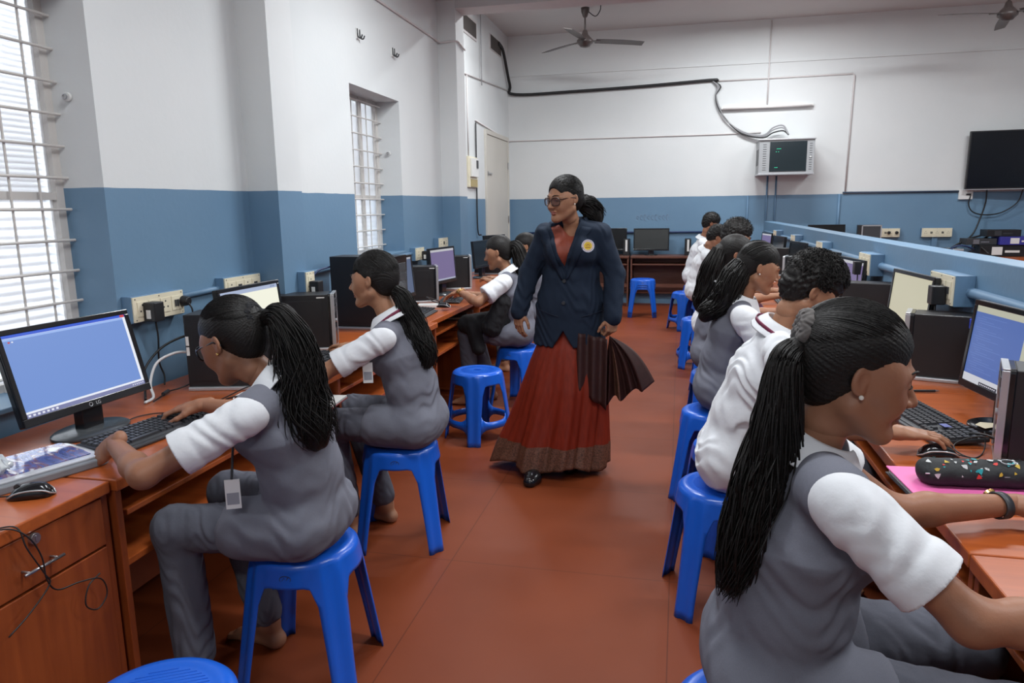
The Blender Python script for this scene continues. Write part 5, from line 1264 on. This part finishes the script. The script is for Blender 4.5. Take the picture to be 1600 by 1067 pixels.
# ================================================================ the teacher
H0 = (-.595, 3.845, 1.505)
t1 = person('teacher in navy blazer and rust red saree walking down the aisle', 'teacher', (-.60, 3.90, 0), (.0, -1, 0), (-.575, 3.93, .93), (-.560, 3.92, 1.365), H0, (-.62, -.75, -.10),
    wr=((-.335, 3.845, .885), (-.850, 3.86, .905)), el=((-.335, 3.93, 1.105), (-.800, 3.93, 1.115)), hd=((-.05, -.15, -1), (-.05, -.1, -1)), hback=((.7, -.7, 0), (-.6, -.8, 0)), pose=('grip', 'hang'),
    skin_='tan', top='none', q=1.0, style='girl', knot=(0, -.095, .0), hair=dict(guide=[(-.545, 3.92, 1.505), (-.51, 3.955, 1.49), (-.465, 3.975, 1.445), (-.435, 3.985, 1.385)], R=[.026, .042, .054, .056, .04], n=240, wave=.008, seed=21, r=.0014, frizz=.012, flat=(1, 0, 0)),
    glasses=(mat('brown_spectacle_frame', (.05, .025, .02), .25), M_lens2), studs=M_pearl, girth=1.0, sw=.165, slope=.055, hs=1.0, arm=1.0)
T_, O_ = t1['t'], t1['O']; S_, C_, P_ = t1['S'], t1['C'], t1['P']
# blouse and saree across the chest
bl = t1['torso']+[cap(C_+A(0, -.02, .02), t1['nb'], .075, .062, k=.01, mode='sub'), ell(C_+A(0, -.12, -.01), (.07, .09, .085), k=.01, mode='sub')]
npobj('blouse', Vol(bl, .006, .008, folds(2, .001)).mesh(), M_blouse, T_, O_)
mb = MB()
# blazer
SHt, Et, Wt = t1['SH'], t1['E'], t1['W']
bz = list(t1['torso'])+[cap(P_+A(0, 0, .02), P_+A(-.005, 0, -.20), .116, .132, w=S_, f=1.34, k=.03), cap(P_+A(0, 0, .14), P_, .096, .114, w=S_, f=1.32, k=.03)]
for i in (0, 1):
    sgn = (-1, 1)[i]
    bz += [cap(SHt[i]-S_*sgn*.02, Et[i], .044, .038, k=.018), cap(Et[i], Wt[i]+(Wt[i]-Et[i])*.02, .038, .030, k=.015)]
zb_, zt_ = 1.085, 1.36; cx = C_[0]-.02
def opening(D, X, Y, Z):
    hv = np.clip((Z-zb_)/(zt_-zb_), 0, 1.4)*.092; c = cx-.01*np.clip((Z-zb_)/(zt_-zb_), 0, 1)-.01
    d1 = np.maximum(np.abs(X-c)-hv, Y-(C_[1]-.02)); d1 = np.where(Z > zb_, d1, .5)
    hl = np.clip((.86-Z)/.14, 0, 1)**1.3*.075; d2 = np.maximum(np.abs(X-(cx-.015))-hl, Y-C_[1]); d2 = np.where(Z < .87, d2, .5)
    return np.maximum(D, -np.minimum(d1, d2)).astype(f32)
bz += [fn(opening, (-1.2, 3.5, .6), (0, 3.95, 1.6)), cut((0, 0, .735), (0, 0, -1)), cap(C_+A(0, 0, .035), t1['nb']+A(0, 0, .03), .064, .062, k=.01, mode='sub')]
# hollow ends of sleeves
for i in (0, 1):
    d = nrm(Wt[i]-Et[i]); bz.append(cap(Wt[i]+d*.03, Wt[i]+d*.08, .026, .028, k=.002, mode='sub'))
vb = Vol(bz, .005, .019, folds(5, .0026, fz=16, fh=9))
npobj('blazer', vb.mesh(), M_navy, T_, O_)
def front(x, z, out=.003):
    p = vb.hit((x, 3.55, z), (0, 1, 0)); return p+A(0, -out, 0)
# lapels as folded strips beside the opening
for s_ in (-1, 1):
    rows = []
    for k in range(15):
        u = k/14; z = zb_+.005+(zt_-zb_+.0)*u; hv = .092*u; xi = cx-.01*u-.01+s_*(hv+.004); wd = .010+.040*sin(min(1, u*1.15)*pi*.5)*(1 if u < .80 else (.70 if u < .86 else 1.05))
        a = front(xi, z, .008); b = front(xi+s_*wd, z-.010, .006); rows += [a, (a+b)/2+A(0, -.004, 0), b]
    Fc = [(3*k+j, 3*k+j+1, 3*k+4+j, 3*k+3+j) for k in range(14) for j in (0, 1)]
    lo = npobj('lapel', (np.array(rows), np.array(Fc)), M_navy, T_, O_); lo.modifiers.new('s', 'SOLIDIFY').thickness = .004
N_ = nrm(t1['nb']-C_); base = C_+A(0, .012, .012); V = []; Fc = []
for i in range(31):
    a = radians(-120+240*i/30); dv = A(sin(a), cos(a), 0); fr = (1-cos(a))/2
    V += [base+dv*.070+A(0, 0, -.01), base+dv*.066+A(0, 0, .035-.01*fr), base+dv*.074+A(0, 0, .036-.01*fr), base+dv*.100+A(0, 0, -.012-.012*fr)]
Fc = [(4*i+j, 4*i+4+j, 4*i+5+j, 4*i+1+j) for i in range(30) for j in range(3)]
npobj('blazer_collar', (np.array(V), np.array(Fc)), M_navy, T_, O_).modifiers.new('s', 'SOLIDIFY').thickness = .004
for z in (1.075, .96):
    p = front(cx-.012, z, .002)-O_; obj('button', MB().cyl(tuple(p+A(0, .004, 0)), tuple(p+A(0, -.004, 0)), .010, 16), M_dark, T_, bevel=.001)
for x, z in ((-.68, .90), (-.435, .90)):
    ps = [front(x+.012*k, z-.003*k*(1 if x < cx else -1), .002)-O_ for k in range(-5, 6)]; obj('pocket_flap_seam', MB().tube([tuple(p) for p in ps], .0025, 6), mat('navy_seam', (.006, .012, .03), .8), T_)
# round emblem on the left breast
bc = front(-.464, 1.262, .010)-O_; nb_ = nrm(A(.22, -1, .16)); U_ = nrm(np.cross(nb_, (0, 0, 1))); V_ = np.cross(U_, nb_)
def disc(name, r0, r1, z, m_, par, n=32):
    V = []; 
    for r_ in (r0, r1):
        for k in range(n): a = 2*pi*k/n; V.append(bc+nb_*z+U_*cos(a)*r_+V_*sin(a)*r_)
    mb = MB()
    if r0 == 0: mb.add([bc+nb_*z]+V[n:], [(0, 1+k, 1+(k+1) % n) for k in range(n)])
    else: mb.add(V, [(k, (k+1) % n, n+(k+1) % n, n+k) for k in range(n)])
    return obj(name, mb, m_, par)
bd = disc('emblem', 0, .0335, .004, mat('emblem_white', (.80, .80, .82), .6), T_)
disc('emblem_centre', 0, .0215, .0050, mat('emblem_yellow', (.80, .56, .04), .6), bd)
disc('emblem_rim', .0325, .0345, .0050, mat('emblem_rim_blue', (.25, .32, .50), .6), bd)
mb = MB()
for k in range(22):
    a = 2*pi*k/22; c = bc+nb_*.0052+(U_*cos(a)+V_*sin(a))*.0272; e1 = (U_*-sin(a)+V_*cos(a))*.0022; e2 = (U_*cos(a)+V_*sin(a))*.0026
    mb.add([c-e1-e2, c+e1-e2, c+e1*.6+e2, c-e1*.6+e2], [(0, 1, 2, 3)])
obj('emblem_lettering', mb, mat('emblem_text_red', (.42, .09, .08), .6), bd)
mb = MB()
for x, y, r_ in ((-.007, .003, .0035), (0, .006, .004), (.007, .003, .0035)):
    c = bc+nb_*.0056+U_*x+V_*y; mb.add([c]+[c+U_*cos(k*pi/6)*r_+V_*sin(k*pi/6)*r_ for k in range(12)], [(0, 1+k, 1+(k+1) % 12) for k in range(12)])
for a in range(7):
    th = pi*(a+.5)/7; c = bc+nb_*.0056; e = U_*cos(th)+V_*sin(th); f_ = U_*-sin(th)+V_*cos(th); mb.add([c+e*.013-f_*.0012, c+e*.013+f_*.0012, c+e*.0185], [(0, 1, 2)])
c = bc+nb_*.0056-V_*.009; mb.add([c-U_*.014-V_*.002, c+U_*.014-V_*.002, c+U_*.012+V_*.004, c-U_*.012+V_*.004], [(0, 1, 2, 3)])
obj('emblem_figure', mb, mat('emblem_orange_brown', (.45, .20, .02), .6), bd)
# ring and watch
band(t1, 0, .93, 'bracelet', .031, M_steel, w_=.004)
rg = t1['W'][0]+A(.0, -.03, -.075)-O_
# saree skirt: pleated loft with a metallic border
rings = [(.96, -.578, 3.935, .105, .080), (.86, -.580, 3.935, .128, .100), (.76, -.583, 3.93, .150, .115), (.70, -.588, 3.92, .178, .135), (.62, -.592, 3.915, .205, .155), (.48, -.600, 3.900, .240, .175), (.30, -.625, 3.885, .265, .190), (.16, -.650, 3.870, .285, .205), (.055, -.668, 3.860, .292, .212)]
nR, nA = 64, 220; V = []; rs = np.array(rings)
for i in range(nR+1):
    z = .96-(.96-.055)*i/nR; x, y, rx, ry = [np.interp(-z, -rs[:, 0], rs[:, j]) for j in (1, 2, 3, 4)]; u = i/nR
    for k in range(nA):
        a = 2*pi*k/nA; fr = max(0, -sin(a)); 
        a_ = a-.55*u; pl = .5*sin(7*a_+.8*sin(3*a_)+.5)+.32*sin(13*a+2*sin(2*a)+1.2*u)+.16*sin(29*a+u*2)
        am = (.004+.032*u**1.3)*(.35+.65*fr**.5 if fr > 0 else .35)
        r_ = 1+am*pl/.22; low = .020*sin(5*a+1)*max(0, u-.9)*10
        sweep = (.055*max(0, cos(a-pi))**2+.02*max(0, cos(a))**2)*u**3
        V.append((x+cos(a)*(rx*r_+sweep), y+sin(a)*(ry*r_), z+low*u+(.0 if u < .97 else 0)))
Fc = []; mi = []
for i in range(nR):
    for k in range(nA): Fc.append((i*nA+k, (i+1)*nA+k, (i+1)*nA+(k+1) % nA, i*nA+(k+1) % nA)); mi.append(1 if i >= nR-9 else 0)
so = npobj('saree', (np.array(V), np.array(Fc)), [M_saree, M_border], T_, O_, mi=mi); so.modifiers.new('s', 'SOLIDIFY').thickness = .003
# loose end of the saree held in her left hand
W0 = t1['W'][0]; top_ = A(-.345, 3.80, .785); V = []; nU, nV = 56, 40; mi = []
for i in range(nU+1):
    u = i/nU
    for j in range(nV+1):
        v = j/nV
        end = A(-.395+.255*u, 3.84-.05*u+.0, .405+.125*u**1.4); end = end+A(.0, 0, -.018*sin(u*16))
        if u > .93: end = end+A(.035, 0, .01)*(u-.93)/.07
        p = top_+(end-top_)*v; p = p+A(0, 1, 0)*(.034*sin(u*26)*v**.8*(1-.25*u)); p = p+A(.018*sin(pi*v)*u, 0, .035*sin(pi*v)*u)
        V.append(p)
Fc = []
for i in range(nU):
    for j in range(nV):
        a = i*(nV+1)+j; Fc.append((a, a+1, a+nV+2, a+nV+1)); mi.append(1 if .30 < i/nU < .44 and j > 6 else 0)
npobj('saree_loose_end', (np.array(V), np.array(Fc)), [M_pallu, M_border], T_, O_, mi=mi).modifiers.new('s', 'SOLIDIFY').thickness = .002
# dark inner drape hanging between blazer and hand
V = []; 
for i in range(25):
    u = i/24
    for j in range(16):
        v = j/15; V.append(A(-.52+.165*u, 3.80-.015*sin(u*14)-.035*v-.01*u, .80-.03*u-(.30+.08*u)*v))
Fc = [(i*16+j, i*16+j+1, i*16+17+j, i*16+16+j) for i in range(24) for j in range(15)]
npobj('saree_dark_fold', (np.array(V), np.array(Fc)), M_pallu, T_, O_).modifiers.new('s', 'SOLIDIFY').thickness = .002
# sandals
for x, y in ((-.735, 3.62), (-.56, 3.86)):
    V, Fc = Vol([cap((x, y+.10, .03), (x, y+.01, .028), .036, .040, k=.02), cap((x, y, .026), (x-.005, y-.05, .022), .040, .030, w=(1, 0, 0), f=1.2, k=.02), cut((0, 0, .002), (0, 0, -1))], .005).mesh()
    npobj('sandal', (V, Fc), M_blackg, T_, O_)
# ================================================================ small things on the desks
# pink folder and pencil case
t = thing('folder', 'bright pink folder lying under the black pencil case', 'folder', (.73, 1.905, .75), radians(4))
obj('cover', MB().box((-.165, -.12, .016), (.165, .12, .020)), mat('pink_card', (.80, .16, .42), .45), t, bevel=.0015)
obj('pages', MB().box((-.158, -.115, .003), (.160, .115, .016)), M_white, t); obj('back_cover', MB().box((-.165, -.12, 0), (.165, .12, .003)), M_dark, t)
t = thing('pencil_case', 'black pencil case with bright printed shapes on the pink folder', 'pencil case', (.735, 1.915, .771), radians(4))
V, Fc = Vol([cap((-.105, 0, .030), (.105, 0, .030), .030, .030, w=(0, 1, 0), f=1.35, k=.01), cap((-.105, 0, .022), (.105, 0, .022), .022, .022, w=(0, 1, 0), f=1.7, k=.02), cut((0, 0, .001), (0, 0, -1))], .003, 0, lambda X, Y, Z: .0012*np.sin(60*X+2*np.sin(70*Z))*np.sin(80*Y+50*X)).mesh()
npobj('body', (V, Fc), mat('black_printed_cloth', (.012, .014, .016), .7, bump=(90, .2)), t)
vp = Vol([cap((-.105, 0, .030), (.105, 0, .030), .030, .030, w=(0, 1, 0), f=1.35, k=.01), cap((-.105, 0, .022), (.105, 0, .022), .022, .022, w=(0, 1, 0), f=1.7, k=.02)], .003)
pr = {'red': MB(), 'teal': MB(), 'white': MB(), 'yellow': MB()}; rng = np.random.default_rng(8)
for k in range(46):
    x = rng.uniform(-.12, .125); a = rng.uniform(.05, 2.2); o_ = A(x, -.09*cos(a), .03+.09*sin(a)); d = nrm(A(x, 0, .028)-o_); p = vp.hit(o_, d, .1, .0008)-d*.0016
    c = ['red', 'teal', 'white', 'yellow', 'white', 'white', 'teal'][k % 7]; u = nrm(np.cross(d, (0, 0, 1)) if abs(d[2]) < .9 else A(1, 0, 0)); v = np.cross(d, u); r_ = rng.uniform(.003, .0095); n = int(rng.integers(3, 7)); ph = rng.uniform(0, 6)
    pr[c].add([p]+[p+(u*cos(ph+2*pi*j/n)+v*sin(ph+2*pi*j/n))*r_*(1 if j % 2 else .6) for j in range(n)], [(0, 1+j, 1+(j+1) % n) for j in range(n)])
for c, col in (('red', (.7, .05, .04)), ('teal', (.03, .35, .38)), ('white', (.6, .62, .62)), ('yellow', (.6, .42, .05))): obj('printed_shapes', pr[c], mat('print_'+c, col, .6), t)
obj('zip', MB().tube(smooth_path([(-.13, -.036, .034), (-.06, -.0415, .036), (.03, -.0415, .034), (.11, -.0405, .036), (.135, -.028, .034)]), .0018, 6), M_steel, t)
obj('loop_ring', MB().tube([(.065+.016*cos(a), -.012+.012*sin(a), .0625+.002*sin(a)) for a in [i*pi/10 for i in range(20)]], .0012, 6, closed=True), M_silver, t, smooth=True)
# glossy packet on a closed grey keyboard, near left desk
t = thing('magazine', 'glossy blue and white packet lying on near left desk corner', 'magazine', (-1.745, 1.545, .75), radians(-20))
mbk = MB(); mbk.box((-.12, -.20, .024), (.085, .165, .030))
obj('lower_board', MB().prism(rrect(-.135, -.22, .105, .185, .03), 0, .022), mat('grey_board', (.20, .21, .23), .4), t, bevel=.004)
obj('white_sleeve', MB().prism(rrect(-.13, -.215, .085, .170, .03), .022, .028), mat('plastic_sleeve', (.55, .56, .60), .15, coat=.5), t, bevel=.002)
def glossy():
    m = bpy.data.materials.new('glossy_blue_print'); m.use_nodes = True; nt = m.node_tree; b = nt.nodes['Principled BSDF']; tc = nt.nodes.new('ShaderNodeTexCoord'); mp = nt.nodes.new('ShaderNodeMapping'); mp.inputs['Scale'].default_value = (9, 26, 5)
    n = nt.nodes.new('ShaderNodeTexNoise'); n.inputs['Scale'].default_value = 1; n.inputs['Detail'].default_value = 5; n.inputs['Distortion'].default_value = 1.5; c = nt.nodes.new('ShaderNodeValToRGB'); e = c.color_ramp.elements
    e[0].position = .36; e[0].color = (.030, .045, .20, 1); e[1].position = .62; e[1].color = (.62, .64, .72, 1); x = e.new(.47); x.color = (.10, .15, .42, 1); x = e.new(.55); x.color = (.20, .08, .14, 1)
    nt.links.new(tc.outputs['Object'], mp.inputs[0]); nt.links.new(mp.outputs[0], n.inputs['Vector']); nt.links.new(n.outputs[0], c.inputs[0]); nt.links.new(c.outputs[0], b.inputs['Base Color']); b.inputs['Roughness'].default_value = .12; b.inputs['Coat Weight'].default_value = .6
    return m
obj('printed_cover', MB().prism(rrect(-.125, -.205, .055, .155, .01), .028, .031), glossy(), t)
t = thing('plastic_bag', 'crumpled clear plastic bag at the left edge on blue packet', 'bag', (-1.80, 1.47, .781))
V, Fc = Vol([ell((0, 0, .018), (.075, .060, .022), k=.01)], .0025, 0, lambda X, Y, Z: .007*np.sin(70*X+3*np.sin(60*Y))*np.sin(85*Y+2*np.sin(50*X))+.003*np.sin(190*X+160*Y)).mesh()
npobj('film', (V, Fc), mat('crumpled_film', (.62, .66, .68), .12, trans=.25, coat=.6), t, smooth=False)
# loose cables
def cable(label, pts, r=.0032, m_=None, name='cable', group=None): return pipe(name, label, pts, r, m_ or M_cable, 'cable', group)
cable('thin black cable hanging over the near left drawer in a loop', [(-1.52, 1.20, .756), (-1.475, 1.245, .755), (-1.455, 1.275, .72), (-1.455, 1.30, .66), (-1.455, 1.305, .60), (-1.455, 1.33, .56), (-1.455, 1.395, .545), (-1.455, 1.46, .52), (-1.455, 1.475, .47), (-1.455, 1.44, .445), (-1.455, 1.405, .475), (-1.455, 1.42, .52), (-1.455, 1.46, .535)], .0019)
cable('second thin black cable slanting down across near left drawer', [(-1.51, 1.235, .756), (-1.47, 1.26, .752), (-1.455, 1.265, .70), (-1.455, 1.30, .62), (-1.455, 1.31, .585), (-1.455, 1.25, .545), (-1.455, 1.19, .52)], .0019)
cable('black video cable with blue plug curving into the tower', [(-1.95, 2.60, .955), (-2.00, 2.58, .955), (-2.05, 2.50, .92), (-2.07, 2.42, .85), (-2.03, 2.36, .78), (-1.98, 2.30, .758)], .0048)
obj_ = box_thing('video_plug', 'bright blue video plug on back of the tower', 'plug', (-1.985, 2.585, .94), (-1.935, 2.615, .97), M_vga, .003)
cable('white power cable curving down behind near monitor', [(-1.94, 2.53, .90), (-1.99, 2.50, .90), (-2.03, 2.44, .87), (-2.02, 2.38, .80), (-1.97, 2.33, .76), (-1.95, 2.26, .757)], .0055, M_whitecable)
t = thing('power_brick_cable', 'thin black cable with small brick lying behind near keyboard', 'cable', (-1.95, 2.42, .757))
obj('cord', MB().tube(smooth_path([(.02, -.14, 0), (.0, -.08, 0), (-.02, 0, .003), (-.01, .05, .004), (.02, .09, .02), (.03, .10, .05)]), .003, 6), M_cable, t, smooth=True); obj('ferrite', MB().cyl((-.012, -.045, .003), (-.020, -.005, .006), .008, 12), M_dark, t)
cable('black keyboard cable looping behind near left keyboard', [(-1.76, 1.99, .757), (-1.82, 2.02, .755), (-1.85, 2.08, .755), (-1.82, 2.14, .755), (-1.76, 2.15, .757), (-1.74, 2.11, .758)], .0022)
cable('two thin cables tangled in front of near tower', [(-1.56, 2.33, .79), (-1.62, 2.30, .78), (-1.66, 2.36, .76), (-1.60, 2.44, .77), (-1.53, 2.42, .80), (-1.55, 2.34, .82), (-1.66, 2.26, .77), (-1.74, 2.20, .76)], .0024)
cable('white cable tangled in front of near tower', [(-1.57, 2.38, .755), (-1.64, 2.36, .758), (-1.65, 2.43, .765), (-1.57, 2.46, .79), (-1.53, 2.40, .80)], .0024, M_whitecable)
cable('dark blue network cable hanging on the wall left of tall tower', [(-2.05, 4.02, 1.13), (-2.10, 3.92, 1.10), (-2.11, 3.82, .98), (-2.08, 3.76, .85), (-2.03, 3.70, .76)], .006, M_bluecable)
cable('second dark blue network cable bowing lower beside tall tower', [(-2.05, 4.0, .97), (-2.10, 3.92, .93), (-2.09, 3.83, .86), (-2.05, 3.74, .79), (-2.01, 3.68, .76)], .006, M_bluecable)
cable('cables tangled at foot of tower past second monitor', [(-1.80, 5.10, .756), (-1.70, 5.05, .77), (-1.74, 4.98, .80), (-1.82, 5.06, .82), (-1.78, 5.14, .79), (-1.68, 5.12, .757)], .004)
t = thing('router', 'small white router box beside tangled cables past second girl', 'router', (-1.78, 5.02, .75), .2)
obj('case', MB().box((-.09, -.05, 0), (.09, .05, .025)), M_white, t, bevel=.004); obj('front_strip', MB().box((.09, -.04, .006), (.092, .04, .02)), M_dark, t)
t = thing('pen', 'black pen lying on the orange desk beyond the boys keyboard', 'pen', (.91, 2.94, .755), radians(10))
obj('barrel', MB().cyl((-.06, 0, .002), (.055, 0, .002), .005, 10), M_black, t); obj('tip', MB().cyl((.055, 0, .002), (.072, 0, .002), .005, 10, r2=.001), M_steel, t)
t = thing('paper_slip', 'torn cream paper slip on the round monitor base', 'paper', (.965, 2.46, .768), .5)
obj('sheet', MB().add([(-.035, -.02, 0), (.03, -.025, .004), (.04, .015, 0), (.0, .03, .003), (-.03, .02, .001)], [(0, 1, 2, 3, 4)]), mat('cream_paper', (.65, .58, .42), .8), t, solid=.0008)
cable('black cable looping between mouse and tower at right edge', [(.90, 2.20, .80), (.86, 2.26, .79), (.80, 2.25, .765), (.80, 2.18, .757), (.86, 2.12, .757), (.93, 2.05, .757)], .0022)
cable('black usb cable curving into tower at right edge', [(.88, 2.30, .76), (.86, 2.33, .775), (.875, 2.25, .80), (.90, 2.19, .80)], .003)
box_thing('usb_plug', 'blue plug in socket behind tower on right desk', 'plug', (1.10, 3.02, .98), (1.15, 3.07, 1.02), M_vga, .003)
cable('white cable drooping from blue plug on right desk', [(1.12, 3.06, .97), (1.13, 3.0, .96), (1.14, 2.93, .93), (1.14, 2.90, .86), (1.12, 2.88, .77)], .005, M_whitecable)
t = thing('notebook', 'red and white notebook at keyboard of second girl', 'notebook', (-1.50, 2.76, .632), .1)
obj('cover', MB().box((-.08, -.13, 0), (.08, .13, .004)), mat('red_cover', (.30, .05, .05), .5), t); obj('pages', MB().box((-.078, -.128, .004), (.078, .128, .014)), M_white, t, bevel=.001)
for y, lb in ((3.52, 'pink book before long-haired girl on the right row'),):
    t = thing('book', lb, 'book', (.70, y-.12, .75), .2); obj('cover', MB().box((-.10, -.07, 0), (.10, .07, .012)), mat('pink_card', (.8, .16, .42), .45), t, bevel=.001)
t = thing('notebook', 'dark notebook on the tray of the desk behind empty stool', 'notebook', (-1.66, 5.25, .642), .3)
obj('cover', MB().box((-.09, -.12, 0), (.09, .12, .02)), M_dark, t); obj('pages', MB().box((-.086, -.121, .004), (.092, .118, .016)), M_cream, t)
# things beyond the partition
t = thing('speaker', 'black speaker with silver frame beside far wall socket', 'speaker', (2.57, 10.98, .75), radians(-8))
obj('cabinet', MB().box((-.15, -.09, 0), (.15, .09, .42)), M_black, t, bevel=.004)
fr = MB().box((-.10, -.10, .19), (-.085, -.09, .42)).box((.135, -.10, .19), (.15, -.09, .42)).box((-.10, -.10, .405), (.15, -.09, .42)).box((-.10, -.10, .19), (.15, -.09, .205)); obj('silver_frame', fr, M_silver, t); obj('grille', MB().box((-.085, -.096, .205), (.135, -.09, .405)), M_dark, t)
t = thing('computer_tower', 'computer lying flat below the long far socket', 'computer', (3.32, 10.75, .75)); obj('case', MB().box((-.30, -.15, 0), (.20, .15, .11)), M_black, t, bevel=.004); obj('front_bezel', MB().box((.20, -.15, 0), (.33, .15, .11)), M_silver, t, bevel=.006)
M_navybox = mat('navy_blue_card', (.035, .035, .28), .5)
for a, b, lb, m_, c2 in (((4.10, 10.70, .905), (4.62, 11.0, 1.01), 'navy blue box with white stripe in clutter at right edge', M_navybox, M_white), ((3.88, 10.72, .752), (4.5, 11.02, .90), 'dark box with pale label at bottom of clutter pile', M_black, M_white),
                     ((3.95, 10.74, 1.012), (4.35, 10.98, 1.10), 'small black box on top of clutter pile at right edge', M_black, M_dark), ((3.72, 10.75, .905), (4.08, 11.0, .985), 'black power supply beside the navy box', M_dark, M_steel)):
    c = [(p+q)/2 for p, q in zip(a, b)]; t = thing('carton', lb, 'box', (c[0], c[1], a[2])); w_, d_, h_ = (b[0]-a[0])/2, (b[1]-a[1])/2, b[2]-a[2]
    obj('body', MB().box((-w_, -d_, 0), (w_, d_, h_)), m_, t, bevel=.003); obj('label_patch', MB().box((-w_*.55, -d_-.002, h_*.15), (-w_*.15, -d_, h_*.85)).box((-w_*.05, -d_-.002, h_*.35), (w_*.5, -d_, h_*.55)), c2, t)
for k, (pts, lb) in enumerate((([(3.35, 10.6, .79), (3.55, 10.7, .86), (3.72, 10.6, .80), (3.85, 10.8, .92), (3.95, 10.6, .79)], 'tangled black cable at left of the clutter'), ([(3.45, 10.8, .78), (3.6, 10.65, .90), (3.8, 10.7, .84), (3.62, 10.8, .79), (3.5, 10.6, .86)], 'looped blue-black cable in middle of the clutter'), ([(3.6, 10.9, .86), (3.8, 10.95, .97), (4.1, 11.0, 1.04), (3.9, 10.9, .93)], 'cable trailing up over clutter to the wall'))):
    cable(lb, pts, .012, [M_cable, M_bluecable, M_cable][k])
for k in range(4): t = thing('metal_bracket', ['longest', 'second longest', 'third longest', 'shortest'][k]+' grey metal strip lying in the clutter on far desk', 'bracket', (3.62+.06*k, 10.62+.05*k, .80+.02*k), radians(15+12*k)); obj('strip', MB().box((-.16+.02*k, -.012, 0), (.16-.02*k, .012, .006)), [M_steel, M_dark][k % 2], t, bevel=.001)
# faint chalk scribble on the far wall
sc = MB()
for cx_ in range(9): sc.tube([(-.62+.055*cx_+.02*cos(a)+.012*a/6, 11.197, 1.30+.025*sin(a)*(1+.4*(cx_ % 3))) for a in [i*pi/5 for i in range(9)]], .0025, 4)
tag(obj('chalk_scribble', sc, mat('faint_chalk', (.22, .27, .36), .9)), 'faint chalk scribble on blue far wall above grey-screened monitor', 'scribble')
